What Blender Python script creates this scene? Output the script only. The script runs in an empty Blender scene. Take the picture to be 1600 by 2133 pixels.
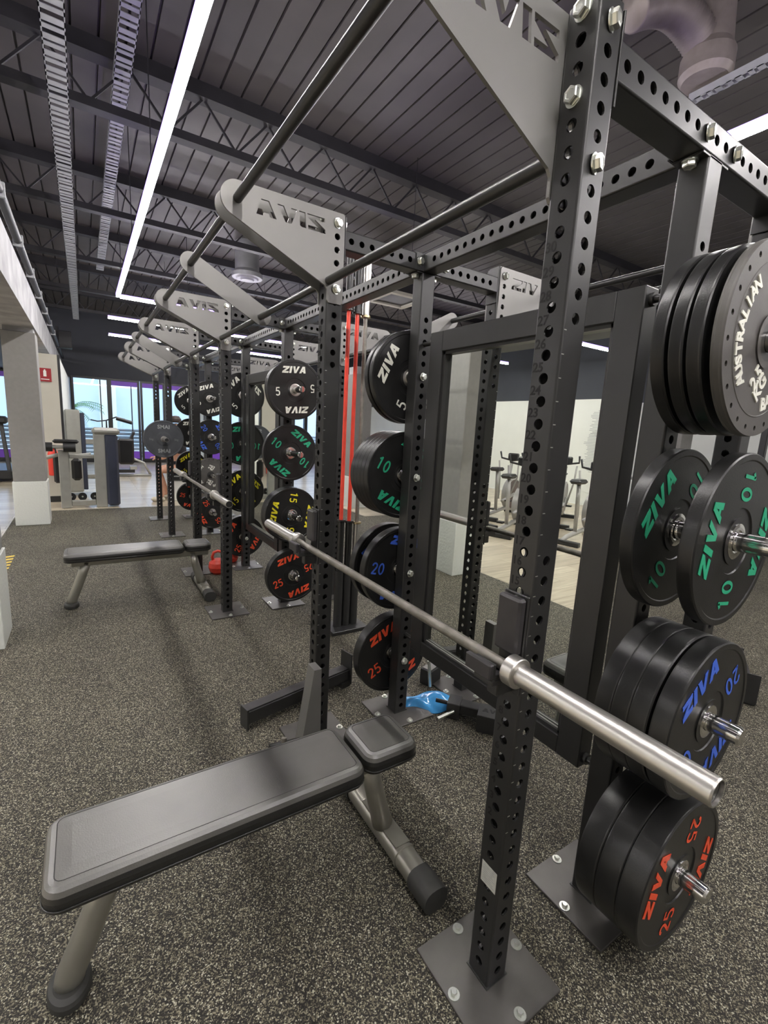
import bpy, math, random
from math import sin, cos, pi, radians
from mathutils import Matrix, Vector
random.seed(7)
scene = bpy.context.scene
COL = scene.collection

# ------------------------------------------------------------------ camera, world, light, exposure
CAM = (-0.8686, -0.6796, 1.5378)
RW = ((0.84301135, -0.53522872, 0.05349853), (-0.0509083, -0.17840235, -0.98263979), (0.53548129, 0.82565297, -0.17764279))
cd = bpy.data.cameras.new('camera'); cam = bpy.data.objects.new('camera', cd); COL.objects.link(cam)
cd.sensor_fit = 'HORIZONTAL'; cd.sensor_width = 36.0; cd.lens = 966.0 * 36.0 / 1600.0
cd.clip_start = 0.02; cd.clip_end = 200
rx, dn, fw = Vector(RW[0]), Vector(RW[1]), Vector(RW[2])
cam.matrix_world = Matrix(((rx.x, -dn.x, -fw.x, CAM[0]), (rx.y, -dn.y, -fw.y, CAM[1]), (rx.z, -dn.z, -fw.z, CAM[2]), (0, 0, 0, 1)))
scene.camera = cam
scene.cycles.sample_clamp_indirect = 6.0
w = bpy.data.worlds.new('sky'); scene.world = w; w.use_nodes = True
bg = w.node_tree.nodes['Background']; bg.inputs[0].default_value = (0.72, 0.84, 1.0, 1); bg.inputs[1].default_value = 2.3
LED = 72.0
vs = scene.view_settings
vs.view_transform = 'Standard'; vs.look = 'None'; vs.gamma = 1.0; vs.use_curve_mapping = False; vs.exposure = 0.55

# ------------------------------------------------------------------ materials
def new_mat(name):
    m = bpy.data.materials.new(name); m.use_nodes = True
    return m, m.node_tree.nodes, m.node_tree.links, m.node_tree.nodes['Principled BSDF']
def pmat(name, col, rough=0.5, metal=0.0, var=0.0, vscale=30.0, bump=0.0, bscale=200.0, spec=0.5, emit=None, estr=0.0, coat=0.0, alpha=1.0):
    m, n, l, b = new_mat(name)
    b.inputs['Base Color'].default_value = (*col, 1); b.inputs['Roughness'].default_value = rough; b.inputs['Metallic'].default_value = metal
    b.inputs['Specular IOR Level'].default_value = spec; b.inputs['Coat Weight'].default_value = coat
    if emit: b.inputs['Emission Color'].default_value = (*emit, 1); b.inputs['Emission Strength'].default_value = estr
    tc = n.new('ShaderNodeTexCoord')
    if var > 0:
        ns = n.new('ShaderNodeTexNoise'); ns.inputs['Scale'].default_value = vscale; ns.inputs['Detail'].default_value = 5
        l.new(tc.outputs['Object'], ns.inputs['Vector'])
        r = n.new('ShaderNodeValToRGB'); r.color_ramp.elements[0].position = 0.3; r.color_ramp.elements[1].position = 0.7
        r.color_ramp.elements[0].color = (*[c * (1 - var) for c in col], 1); r.color_ramp.elements[1].color = (*[min(1, c * (1 + var)) for c in col], 1)
        l.new(ns.outputs['Fac'], r.inputs[0]); l.new(r.outputs[0], b.inputs['Base Color'])
    if bump > 0:
        nb = n.new('ShaderNodeTexNoise'); nb.inputs['Scale'].default_value = bscale; l.new(tc.outputs['Object'], nb.inputs['Vector'])
        bp = n.new('ShaderNodeBump'); bp.inputs['Strength'].default_value = bump; bp.inputs['Distance'].default_value = 0.002
        l.new(nb.outputs['Fac'], bp.inputs['Height']); l.new(bp.outputs[0], b.inputs['Normal'])
    return m
M = {}
M['powder'] = pmat('black_powder_coat', (0.038, 0.038, 0.038), 0.35, 0.45, 0.06, 12, 0.12, 900, spec=0.6)
M['powder_low'] = pmat('black_bracket_coat', (0.024, 0.024, 0.024), 0.38, 0.0, 0.1, 20, 0.1, 700)
M['plate_grey'] = pmat('grey_floor_plate_steel', (0.10, 0.095, 0.09), 0.42, 0.5, 0.12, 8, 0.1, 300)
M['gusset'] = pmat('grey_satin_gusset_coat', (0.21, 0.205, 0.197), 0.42, 0.5, 0.05, 5, 0.1, 800)
M['bolt'] = pmat('zinc_bolt', (0.78, 0.80, 0.74), 0.28, 0.95, 0.08, 60)
M['chrome'] = pmat('chrome', (0.75, 0.74, 0.72), 0.12, 1.0)
M['sleeve'] = pmat('turned_sleeve_steel', (0.60, 0.58, 0.55), 0.36, 1.0)
M['shaft'] = pmat('worn_knurled_shaft_steel', (0.23, 0.215, 0.19), 0.42, 0.8, 0.2, 30, 0.4, 1500)
M['rubber'] = pmat('black_plate_rubber', (0.012, 0.012, 0.012), 0.33, 0, 0.25, 14, 0.12, 250, spec=0.5)
M['rubber_grey'] = pmat('dusty_grey_plate_rubber', (0.085, 0.08, 0.075), 0.5, 0, 0.15, 9, 0.1, 250)
M['smai'] = pmat('charcoal_plate_rubber', (0.06, 0.065, 0.075), 0.5, 0, 0.15, 9)
for nm, c in dict(white=(0.80, 0.80, 0.72), green=(0.02, 0.36, 0.19), yellow=(0.80, 0.72, 0.02), blue=(0.05, 0.13, 0.62), red=(0.80, 0.085, 0.03), grey=(0.33, 0.35, 0.36), faint=(0.16, 0.17, 0.18)).items():
    M['ink_' + nm] = pmat('printed_%s_lettering' % nm, c, 0.5, 0, 0.06, 80)
M['etch'] = pmat('etched_black', (0.006, 0.006, 0.006), 0.8)
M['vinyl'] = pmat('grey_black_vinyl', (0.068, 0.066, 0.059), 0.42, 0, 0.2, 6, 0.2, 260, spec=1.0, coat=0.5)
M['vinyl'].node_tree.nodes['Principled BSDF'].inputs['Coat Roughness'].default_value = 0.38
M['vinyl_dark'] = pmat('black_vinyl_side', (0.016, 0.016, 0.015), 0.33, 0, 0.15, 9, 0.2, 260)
M['thread'] = pmat('seam_thread', (0.03, 0.03, 0.03), 0.7)
M['bench_metal'] = pmat('champagne_grey_bench_frame', (0.34, 0.33, 0.29), 0.34, 0.7, 0.08, 9)
M['foot_rubber'] = pmat('black_foot_rubber', (0.03, 0.03, 0.028), 0.6, 0, 0.15, 30)
M['uhmw'] = pmat('black_plastic_pad', (0.03, 0.028, 0.03), 0.45, 0, 0.15, 20)
M['bar_red'] = pmat('red_coated_shaft', (0.72, 0.06, 0.035), 0.35, 0, 0.08, 20)
M['bar_black'] = pmat('black_oxide_sleeve', (0.05, 0.05, 0.05), 0.3, 0.8)
M['brass'] = pmat('brass_collar', (0.55, 0.45, 0.27), 0.3, 1.0)
M['blue_bag'] = pmat('glossy_blue_vinyl', (0.07, 0.35, 0.78), 0.15, 0, 0.35, 9, 0.3, 40, coat=0.5)
M['red_iron'] = pmat('red_coated_iron', (0.62, 0.05, 0.03), 0.4, 0, 0.15, 20)
M['pillar'] = pmat('taupe_pillar_paint', (0.22, 0.213, 0.20), 0.7, 0, 0.05, 20, 0.15, 300)
M['cream'] = pmat('cream_wall_paint', (0.50, 0.48, 0.41), 0.65, 0, 0.03, 4)
M['white_wall'] = pmat('white_wall_paint', (0.82, 0.84, 0.80), 0.6, 0, 0.02, 3)
M['dark_wall'] = pmat('dark_slate_wall_paint', (0.030, 0.034, 0.045), 0.6, 0, 0.08, 2)
M['concrete'] = pmat('painted_concrete_beam', (0.33, 0.33, 0.34), 0.8, 0, 0.28, 3.5, 0.8, 40)
M['truss'] = pmat('dark_truss_steel', (0.022, 0.021, 0.024), 0.55, 0, 0.2, 6)
M['tray'] = pmat('galvanised_cable_tray', (0.42, 0.43, 0.44), 0.45, 0.4, 0.1, 8)
M['duct'] = pmat('dusty_foil_duct', (0.30, 0.26, 0.24), 0.5, 0.4, 0.15, 10)
M['led'] = pmat('led_diffuser', (1, 1, 1), 0.5, emit=(1.0, 0.965, 0.91), estr=LED)
M['led_house'] = pmat('purple_led_housing', (0.25, 0.12, 0.6), 0.5, emit=(0.36, 0.24, 1.0), estr=3.6)
M['purple'] = pmat('purple_film', (0.22, 0.07, 0.62), 0.45)
M['silver'] = pmat('silver_machine_frame', (0.36, 0.36, 0.33), 0.42, 0.35, 0.06, 10)
M['navy'] = pmat('navy_machine_shroud', (0.035, 0.042, 0.07), 0.4, 0, 0.1, 9)
M['blackpl'] = pmat('black_plastic', (0.015, 0.015, 0.016), 0.4)
M['louvre'] = pmat('pale_blue_grey_louvres', (0.42, 0.50, 0.56), 0.5)
M['outwall'] = pmat('pale_blue_outside_wall', (0.62, 0.74, 0.90), 0.6)
M['outground'] = pmat('outside_paving', (0.45, 0.45, 0.43), 0.9, 0, 0.1, 3)
M['leaf'] = pmat('palm_leaf', (0.13, 0.32, 0.10), 0.6, 0, 0.3, 10)
M['trunk'] = pmat('palm_trunk', (0.20, 0.14, 0.09), 0.9, 0, 0.3, 12)
M['skin'] = pmat('skin', (0.62, 0.33, 0.22), 0.5, 0, 0.06, 9)
M['beige_cloth'] = pmat('beige_shoe_cloth', (0.62, 0.57, 0.47), 0.8, 0, 0.1, 30)
M['dark_cloth'] = pmat('charcoal_shorts_cloth', (0.04, 0.04, 0.05), 0.85, 0, 0.15, 30)
M['hair'] = pmat('dark_brown_hair', (0.03, 0.02, 0.015), 0.6, 0, 0.3, 60)
M['sign_red'] = pmat('dark_red_sign', (0.30, 0.015, 0.02), 0.5)
M['sign_white'] = pmat('sign_white', (0.75, 0.72, 0.68), 0.5)
M['fire_red'] = pmat('extinguisher_red', (0.75, 0.05, 0.03), 0.3)
M['screen'] = pmat('violet_screen', (0.02, 0.02, 0.05), 0.3, emit=(0.30, 0.22, 0.95), estr=1.2)
M['tape_yellow'] = pmat('yellow_floor_tape', (0.62, 0.45, 0.07), 0.6, 0, 0.15, 20)
M['paper'] = pmat('white_sticker_paper', (0.55, 0.55, 0.50), 0.5, 0, 0.12, 70)
M['bike_grey'] = pmat('bike_grey_frame', (0.38, 0.37, 0.36), 0.35, 0.4)
M['fan_brown'] = pmat('smoked_fan_cover', (0.09, 0.06, 0.06), 0.3)
M['wood_lt'] = None

def mirror_mat():
    m, n, l, b = new_mat('mirror_glass'); b.inputs['Metallic'].default_value = 1; b.inputs['Roughness'].default_value = 0.0
    b.inputs['Base Color'].default_value = (0.80, 0.83, 0.79, 1); return m
M['mirror'] = mirror_mat()
def glass_mat():
    m, n, l, b = new_mat('window_glass')
    tr = n.new('ShaderNodeBsdfTransparent'); tr.inputs[0].default_value = (0.93, 0.97, 1, 1)
    gl = n.new('ShaderNodeBsdfGlossy'); gl.inputs['Roughness'].default_value = 0.02
    mx = n.new('ShaderNodeMixShader'); mx.inputs[0].default_value = 0.07
    l.new(tr.outputs[0], mx.inputs[1]); l.new(gl.outputs[0], mx.inputs[2]); l.new(mx.outputs[0], n['Material Output'].inputs[0]); return m
M['glass'] = glass_mat()
def rubber_floor():
    m, n, l, b = new_mat('speckled_rubber_floor'); b.inputs['Roughness'].default_value = 0.75; b.inputs['Specular IOR Level'].default_value = 0.35
    tc = n.new('ShaderNodeTexCoord')
    v = n.new('ShaderNodeTexVoronoi'); v.inputs['Scale'].default_value = 300; l.new(tc.outputs['Object'], v.inputs['Vector'])
    rw = n.new('ShaderNodeSeparateColor'); l.new(v.outputs['Color'], rw.inputs[0])
    r = n.new('ShaderNodeValToRGB'); e = r.color_ramp.elements; r.color_ramp.interpolation = 'CONSTANT'
    e[0].position = 0; e[0].color = (0.016, 0.0145, 0.012, 1)
    e[1].position = 0.47; e[1].color = (0.045, 0.040, 0.030, 1)
    for p, c in ((0.62, (0.115, 0.103, 0.072, 1)), (0.80, (0.23, 0.21, 0.15, 1)), (0.94, (0.44, 0.42, 0.33, 1))):
        x = e.new(p); x.color = c
    l.new(rw.outputs[0], r.inputs[0])
    n2 = n.new('ShaderNodeTexNoise'); n2.inputs['Scale'].default_value = 1.3; n2.inputs['Detail'].default_value = 4; l.new(tc.outputs['Object'], n2.inputs['Vector'])
    mr = n.new('ShaderNodeMapRange'); mr.inputs[1].default_value = 0.3; mr.inputs[2].default_value = 0.7; mr.inputs[3].default_value = 0.72; mr.inputs[4].default_value = 1.04; l.new(n2.outputs['Fac'], mr.inputs[0])
    mx = n.new('ShaderNodeVectorMath'); mx.operation = 'SCALE'; l.new(r.outputs[0], mx.inputs[0]); l.new(mr.outputs[0], mx.inputs['Scale'])
    l.new(mx.outputs[0], b.inputs['Base Color'])
    bp = n.new('ShaderNodeBump'); bp.inputs['Strength'].default_value = 0.6; bp.inputs['Distance'].default_value = 0.002; l.new(v.outputs['Distance'], bp.inputs['Height']); l.new(bp.outputs[0], b.inputs['Normal'])
    return m
M['floor'] = rubber_floor()
def vinyl_floor():
    m, n, l, b = new_mat('pale_wood_plank_floor'); b.inputs['Roughness'].default_value = 0.22
    tc = n.new('ShaderNodeTexCoord')
    br = n.new('ShaderNodeTexBrick'); br.inputs['Scale'].default_value = 1.0; br.inputs['Brick Width'].default_value = 1.2; br.inputs['Row Height'].default_value = 0.18; br.inputs['Mortar Size'].default_value = 0.002
    br.inputs['Color1'].default_value = (0.56, 0.49, 0.37, 1); br.inputs['Color2'].default_value = (0.44, 0.38, 0.29, 1); br.inputs['Mortar'].default_value = (0.25, 0.21, 0.16, 1)
    l.new(tc.outputs['Object'], br.inputs['Vector'])
    mp = n.new('ShaderNodeMapping'); mp.inputs['Scale'].default_value = (1.2, 22, 1); l.new(tc.outputs['Object'], mp.inputs['Vector'])
    ns = n.new('ShaderNodeTexNoise'); ns.inputs['Scale'].default_value = 2.0; ns.inputs['Detail'].default_value = 6; l.new(mp.outputs[0], ns.inputs['Vector'])
    mr = n.new('ShaderNodeMapRange'); mr.inputs[1].default_value = 0.3; mr.inputs[2].default_value = 0.7; mr.inputs[3].default_value = 0.78; mr.inputs[4].default_value = 1.12; l.new(ns.outputs['Fac'], mr.inputs[0])
    mx = n.new('ShaderNodeVectorMath'); mx.operation = 'SCALE'; l.new(br.outputs[0], mx.inputs[0]); l.new(mr.outputs[0], mx.inputs['Scale']); l.new(mx.outputs[0], b.inputs['Base Color'])
    return m
M['wood'] = vinyl_floor()
def deck_mat():
    m, n, l, b = new_mat('dark_ribbed_roof_deck'); b.inputs['Base Color'].default_value = (0.055, 0.052, 0.058, 1); b.inputs['Roughness'].default_value = 0.5
    tc = n.new('ShaderNodeTexCoord'); ns = n.new('ShaderNodeTexNoise'); ns.inputs['Scale'].default_value = 2.5; ns.inputs['Detail'].default_value = 4; l.new(tc.outputs['Object'], ns.inputs['Vector'])
    r = n.new('ShaderNodeValToRGB'); r.color_ramp.elements[0].color = (0.060, 0.055, 0.055, 1); r.color_ramp.elements[1].color = (0.115, 0.104, 0.100, 1); l.new(ns.outputs['Fac'], r.inputs[0]); l.new(r.outputs[0], b.inputs['Base Color'])
    return m
M['deck'] = deck_mat()
def diamond_mat():
    m, n, l, b = new_mat('white_tread_plate'); b.inputs['Base Color'].default_value = (0.62, 0.64, 0.60, 1); b.inputs['Roughness'].default_value = 0.4
    tc = n.new('ShaderNodeTexCoord'); ck = n.new('ShaderNodeTexWave'); ck.inputs['Scale'].default_value = 14; ck.inputs['Distortion'].default_value = 0; ck.bands_direction = 'DIAGONAL'
    l.new(tc.outputs['Object'], ck.inputs['Vector']); v = n.new('ShaderNodeTexVoronoi'); v.inputs['Scale'].default_value = 38; l.new(tc.outputs['Object'], v.inputs['Vector'])
    bp = n.new('ShaderNodeBump'); bp.inputs['Strength'].default_value = 0.5; bp.inputs['Distance'].default_value = 0.004; l.new(v.outputs['Distance'], bp.inputs['Height']); l.new(bp.outputs[0], b.inputs['Normal']); return m
M['diamond'] = diamond_mat()

# ------------------------------------------------------------------ mesh helpers
class MB:
    def __init__(s): s.v = []; s.f = []; s.m = []; s.sm = []; s.mats = []
    def mi(s, mat):
        if mat not in s.mats: s.mats.append(mat)
        return s.mats.index(mat)
    def add(s, vs, fs, mat, T=None, smooth=False):
        k = len(s.v); i = s.mi(mat)
        for p in vs: s.v.append(tuple(T @ Vector(p)) if T is not None else tuple(p))
        for f in fs: s.f.append(tuple(k + a for a in f)); s.m.append(i); s.sm.append(smooth)
        return s
    def box(s, x0, x1, y0, y1, z0, z1, mat, T=None, bev=0.0):
        x0, x1 = min(x0, x1), max(x0, x1); y0, y1 = min(y0, y1), max(y0, y1); z0, z1 = min(z0, z1), max(z0, z1)
        if bev <= 0:
            vs = [(x, y, z) for x in (x0, x1) for y in (y0, y1) for z in (z0, z1)]
            fs = [(0, 1, 3, 2), (4, 6, 7, 5), (0, 4, 5, 1), (2, 3, 7, 6), (0, 2, 6, 4), (1, 5, 7, 3)]
            return s.add(vs, fs, mat, T)
        b = min(bev, (x1 - x0) / 2.01, (y1 - y0) / 2.01, (z1 - z0) / 2.01)
        vs = []; idx = {}
        for ix, x in enumerate((x0, x1)):
            for iy, y in enumerate((y0, y1)):
                for iz, z in enumerate((z0, z1)):
                    sx, sy, sz = (1, -1)[ix], (1, -1)[iy], (1, -1)[iz]
                    idx[ix, iy, iz, 0] = len(vs); vs.append((x, y + sy * b, z + sz * b))
                    idx[ix, iy, iz, 1] = len(vs); vs.append((x + sx * b, y, z + sz * b))
                    idx[ix, iy, iz, 2] = len(vs); vs.append((x + sx * b, y + sy * b, z))
        fs = []
        q = lambda *k: fs.append(tuple(idx[a] for a in k))
        for i in (0, 1):
            o = (lambda t: t) if i else (lambda t: t[::-1])
            fs.append(tuple(o([idx[i, 0, 0, 0], idx[i, 1, 0, 0], idx[i, 1, 1, 0], idx[i, 0, 1, 0]])))
            fs.append(tuple(o([idx[0, i, 0, 1], idx[0, i, 1, 1], idx[1, i, 1, 1], idx[1, i, 0, 1]])))
            fs.append(tuple(o([idx[0, 0, i, 2], idx[1, 0, i, 2], idx[1, 1, i, 2], idx[0, 1, i, 2]])))
        for a in (0, 1):
            for c in (0, 1):
                q((a, c, 0, 0), (a, c, 1, 0), (a, c, 1, 1), (a, c, 0, 1))
                q((a, 0, c, 0), (a, 1, c, 0), (a, 1, c, 2), (a, 0, c, 2))
                q((0, a, c, 1), (1, a, c, 1), (1, a, c, 2), (0, a, c, 2))
        for a in (0, 1):
            for c in (0, 1):
                for e in (0, 1): q((a, c, e, 0), (a, c, e, 1), (a, c, e, 2))
        return s.add(vs, fs, mat, T)
    def lathe(s, prof, mat, T=None, n=32, smooth=True, mats=None):
        """prof: list of (r,z) revolved about local Z"""
        vs = []; rings = []
        for r, z in prof:
            if r < 1e-6: rings.append([len(vs)]); vs.append((0, 0, z))
            else:
                rings.append(list(range(len(vs), len(vs) + n)))
                vs += [(r * cos(2 * pi * i / n), r * sin(2 * pi * i / n), z) for i in range(n)]
        for j in range(len(prof) - 1):
            a, b = rings[j], rings[j + 1]; fs = []
            if len(a) == 1 and len(b) == 1: continue
            for i in range(n):
                k = (i + 1) % n
                if len(a) == 1: fs.append((a[0], b[i], b[k]))
                elif len(b) == 1: fs.append((a[i], b[0], a[k]))
                else: fs.append((a[i], b[i], b[k], a[k]))
            # each band gets its own verts so hard corners stay hard
            used = sorted(set(x for f in fs for x in f)); mp = {u: i for i, u in enumerate(used)}
            s.add([vs[u] for u in used], [tuple(mp[x] for x in f) for f in fs], mats[j] if mats else mat, T, smooth)
        return s
    def cyl(s, p0, p1, r, mat, n=20, r1=None, caps=True, smooth=True):
        p0, p1 = Vector(p0), Vector(p1); L = (p1 - p0).length
        T = Matrix.Translation(p0) @ (p1 - p0).to_track_quat('Z', 'Y').to_matrix().to_4x4()
        r1 = r if r1 is None else r1
        pr = [(r, 0), (r1, L)]
        if caps: pr = [(0, 0)] + pr + [(0, L)]
        return s.lathe(pr, mat, T, n, smooth)
    def tube(s, pts, r, mat, n=10, rs=None, caps=True):
        P = [Vector(p) for p in pts]; N = len(P); vs = []; up = None
        for i in range(N):
            d = (P[min(i + 1, N - 1)] - P[max(i - 1, 0)]).normalized()
            if up is None: up = d.orthogonal().normalized()
            up = (up - d * up.dot(d)).normalized(); sd = d.cross(up); rr = rs[i] if rs else r
            vs += [tuple(P[i] + (up * cos(2 * pi * k / n) + sd * sin(2 * pi * k / n)) * rr) for k in range(n)]
        fs = [(i * n + k, i * n + (k + 1) % n, (i + 1) * n + (k + 1) % n, (i + 1) * n + k) for i in range(N - 1) for k in range(n)]
        if caps: fs += [tuple(range(n))[::-1], tuple((N - 1) * n + k for k in range(n))]
        return s.add(vs, fs, mat, None, True)
    def bar(s, p0, p1, a, b, mat, up=(0, 0, 1), bev=0.0):
        p0, p1 = Vector(p0), Vector(p1); d = (p1 - p0); L = d.length; d.normalize(); u = Vector(up); sd = d.cross(u).normalized(); u = sd.cross(d)
        T = Matrix(((sd.x, d.x, u.x, p0.x), (sd.y, d.y, u.y, p0.y), (sd.z, d.z, u.z, p0.z), (0, 0, 0, 1)))
        return s.box(-a / 2, a / 2, 0, L, -b / 2, b / 2, mat, T, bev)
    def build(s, name, parent=None, loc=None, bevel=0.0):
        me = bpy.data.meshes.new(name); me.from_pydata(s.v, [], s.f); 
        for mt in s.mats: me.materials.append(mt)
        me.polygons.foreach_set('material_index', s.m); me.polygons.foreach_set('use_smooth', s.sm); me.update()
        o = bpy.data.objects.new(name, me); COL.objects.link(o)
        if parent: o.parent = parent
        if loc: o.location = loc
        if bevel > 0:
            md = o.modifiers.new('bevel', 'BEVEL'); md.width = bevel; md.segments = 2; md.limit_method = 'ANGLE'
        return o
def sheet(outline, holes, t):
    """flat plate in local XY, thickness t centred on z=0, with real holes; returns (verts, faces)"""
    cu = bpy.data.curves.new('tmp', 'CURVE'); cu.dimensions = '2D'; cu.fill_mode = 'BOTH'; cu.extrude = t / 2
    for poly in [outline] + list(holes):
        sp = cu.splines.new('POLY'); sp.points.add(len(poly) - 1); sp.use_cyclic_u = True
        for i, p in enumerate(poly): sp.points[i].co = (p[0], p[1], 0, 1)
    o = bpy.data.objects.new('tmp', cu); me = bpy.data.meshes.new_from_object(o)
    r = ([tuple(v.co) for v in me.vertices], [tuple(p.vertices) for p in me.polygons])
    bpy.data.objects.remove(o); bpy.data.curves.remove(cu); bpy.data.meshes.remove(me); return r
def circ(x, y, r, n=14): return [(x + r * cos(2 * pi * i / n), y + r * sin(2 * pi * i / n)) for i in range(n)]
def text(body, size, ext=0.0005, off=0.0, align='CENTER', shear=0.0, space=1.0):
    cu = bpy.data.curves.new('tmp', 'FONT'); cu.body = body; cu.size = size; cu.extrude = ext; cu.offset = off; cu.align_x = align; cu.align_y = 'CENTER'; cu.shear = shear; cu.space_character = space; cu.resolution_u = 3
    o = bpy.data.objects.new('tmp', cu); me = bpy.data.meshes.new_from_object(o)
    r = ([tuple(v.co) for v in me.vertices], [tuple(p.vertices) for p in me.polygons])
    bpy.data.objects.remove(o); bpy.data.curves.remove(cu); bpy.data.meshes.remove(me); return r
def T(x=0, y=0, z=0): return Matrix.Translation((x, y, z))
def Rz(a): return Matrix.Rotation(a, 4, 'Z')
def Rx(a): return Matrix.Rotation(a, 4, 'X')
def Ry(a): return Matrix.Rotation(a, 4, 'Y')
def frame(o, ex, ey):
    ex, ey = Vector(ex), Vector(ey); ez = ex.cross(ey)
    return Matrix(((ex.x, ey.x, ez.x, o[0]), (ex.y, ey.y, ez.y, o[1]), (ex.z, ey.z, ez.z, o[2]), (0, 0, 0, 1)))
def tag(o, label=None, cat=None, group=None, kind=None):
    if label: o['label'] = label
    if cat: o['category'] = cat
    if group: o['group'] = group
    if kind: o['kind'] = kind
    return o
def empty(name, loc=(0, 0, 0), rz=0.0):
    o = bpy.data.objects.new(name, None); COL.objects.link(o); o.location = loc; o.rotation_euler = (0, 0, rz); o.empty_display_size = 0.05; return o
def copy_tree(o, parent=None):
    c = o.copy(); COL.objects.link(c)
    if parent: c.parent = parent
    for ch in list(o.children): copy_tree(ch, c)
    return c
def link_copy(o, parent, loc=None, rot=None):
    c = o.copy(); COL.objects.link(c); c.parent = parent
    if loc is not None: c.location = loc
    if rot is not None: c.rotation_euler = rot
    return c

# letter outlines in a unit-height cell
GL = {
 'Z': (1.0, [[(0, 1), (1, 1), (1, .74), (.44, .27), (1, .27), (1, 0), (0, 0), (0, .26), (.56, .73), (0, .73)]]),
 'S': (1.0, [[(0, 1), (1, 1), (1, .73), (.44, .73), (1, .26), (1, 0), (0, 0), (0, .27), (.56, .27), (0, .74)]]),
 'I': (.34, [[(0, 0), (.34, 0), (.34, 1), (0, 1)]]),
 'V': (1.05, [[(0, 1), (.33, 1), (.53, .36), (.73, 1), (1.05, 1), (.70, 0), (.36, 0)]]),
 'A': (1.05, [[(0, 0), (.33, 1), (.72, 1), (1.05, 0), (.70, 0), (.65, .2), (.40, .2), (.35, 0)], [(.46, .42), (.59, .42), (.525, .68)]]),
 'M': (1.1, [[(0, 0), (0, 1), (.34, 1), (.55, .5), (.76, 1), (1.1, 1), (1.1, 0), (.8, 0), (.8, .5), (.62, .1), (.48, .1), (.3, .5), (.3, 0)]]),
}
def word_polys(s, h, shear=0.28, gap=0.12, sx=1.0, stencil=False):
    x = 0; out = []
    for ch in s:
        wd, ps = GL[ch]
        for k, p in enumerate(ps):
            if stencil and k: continue
            out.append((k, [((x + a * sx), b) for a, b in p]))
        x += wd * sx + gap
    W = x - gap
    return [(k, [((a - W / 2 + shear * (b - .5)) * h, (b - .5) * h) for a, b in p]) for k, p in out], W * h
def word_mesh(s, h, t=0.001, **kw):
    ps, W = word_polys(s, h, **kw); V = []; F = []
    i = 0
    while i < len(ps):
        outer = ps[i][1]; hs = []; j = i + 1
        while j < len(ps) and ps[j][0] > 0: hs.append(ps[j][1]); j += 1
        v, f = sheet(outer, hs, t); k = len(V); V += v; F += [tuple(a + k for a in g) for g in f]; i = j
    return V, F

DG = {'1': [[(.05, .76), (.25, .93)], [(.25, 1.0), (.25, 0)]],
 '0': [[(.27 + .21 * cos(2 * pi * i / 18), .5 + .43 * sin(2 * pi * i / 18)) for i in range(19)]],
 '2': [[(.06, .70), (.10, .84), (.20, .92), (.34, .92), (.45, .83), (.47, .67), (.40, .52), (.08, .07)], [(.03, .07), (.51, .07)]],
 '5': [[(.49, .93), (.13, .93), (.09, .52), (.17, .58), (.30, .59), (.42, .52), (.47, .37), (.45, .20), (.35, .09), (.20, .07), (.05, .16)]]}
def digits(sv, h, wd=.145):
    V = []; F = []; x = -(.66 * len(sv) - .12) / 2
    for ch in sv:
        for pl in DG[ch]:
            P = [Vector((x + a, b - .5)) * h for a, b in pl]; k0 = len(V); n = len(P); closed = (P[0] - P[-1]).length < 1e-6
            for i in range(n):
                a = P[i - 1] if i else (P[-2] if closed else P[0]); b = P[i + 1] if i < n - 1 else (P[1] if closed else P[-1])
                d = (b - a).normalized(); nn = Vector((-d.y, d.x)) * wd * h / 2
                V += [(P[i].x + nn.x, P[i].y + nn.y, 0), (P[i].x - nn.x, P[i].y - nn.y, 0)]
            F += [(k0 + 2 * i, k0 + 2 * i + 1, k0 + 2 * i + 3, k0 + 2 * i + 2) for i in range(n - 1)]
        x += .66
    return V, F

# ------------------------------------------------------------------ room shell
def struct(name, mb, label=None): return tag(mb.build(name), label, None, None, 'structure')
struct('floor', MB().box(-1.776, 3.2, -3.5, 8.05, -0.06, 0.0, M['floor']).box(3.2, 9.0, -3.5, 6.2, -0.06, 0.0, M['floor']), 'dark speckled rubber gym floor')
m = MB(); m.box(-8.0, -1.776, -3.5, 16.5, -0.06, -0.001, M['wood']).box(-1.776, 3.2, 8.05, 16.5, -0.06, -0.001, M['wood']).box(3.2, 9.0, 6.2, 16.5, -0.06, -0.001, M['wood'])
tag(m.build('floor'), 'pale glossy wood plank floor around the rubber', None, None, 'structure')
# ribbed roof deck
m = MB(); x = -8.2; vs = []
prof = []
while x < 9.2:
    prof += [(x, 4.50), (x + 0.165, 4.50), (x + 0.168, 4.53), (x + 0.182, 4.53), (x + 0.185, 4.50)]; x += 0.19
V = [(px, -3.5, pz) for px, pz in prof] + [(px, 16.7, pz) for px, pz in prof]; n_ = len(prof)
m.add(V, [(i, i + 1, n_ + i + 1, n_ + i) for i in range(n_ - 1)], M['deck'])
m.box(-8.2, 9.3, -3.5, 16.7, 4.56, 4.62, M['deck'])
struct('ceiling', m, 'dark ribbed metal roof deck')
struct('wall_left', MB().box(-8.12, -8.0, -3.5, 16.6, 0, 2.45, M['white_wall']).box(-8.12, -8.0, -3.5, 16.6, 2.45, 4.5, M['dark_wall']), 'white left wall, dark above')
struct('wall_back', MB().box(-8.12, 9.12, -3.62, -3.5, 0, 4.5, M['pillar']), 'plain wall behind the viewer')
struct('wall_right', MB().box(9.0, 9.12, -3.5, 16.6, 0, 2.35, M['white_wall']).box(9.0, 9.12, -3.5, 16.6, 2.35, 4.5, M['dark_wall']), 'white right wall, dark above')
m = MB()
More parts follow.
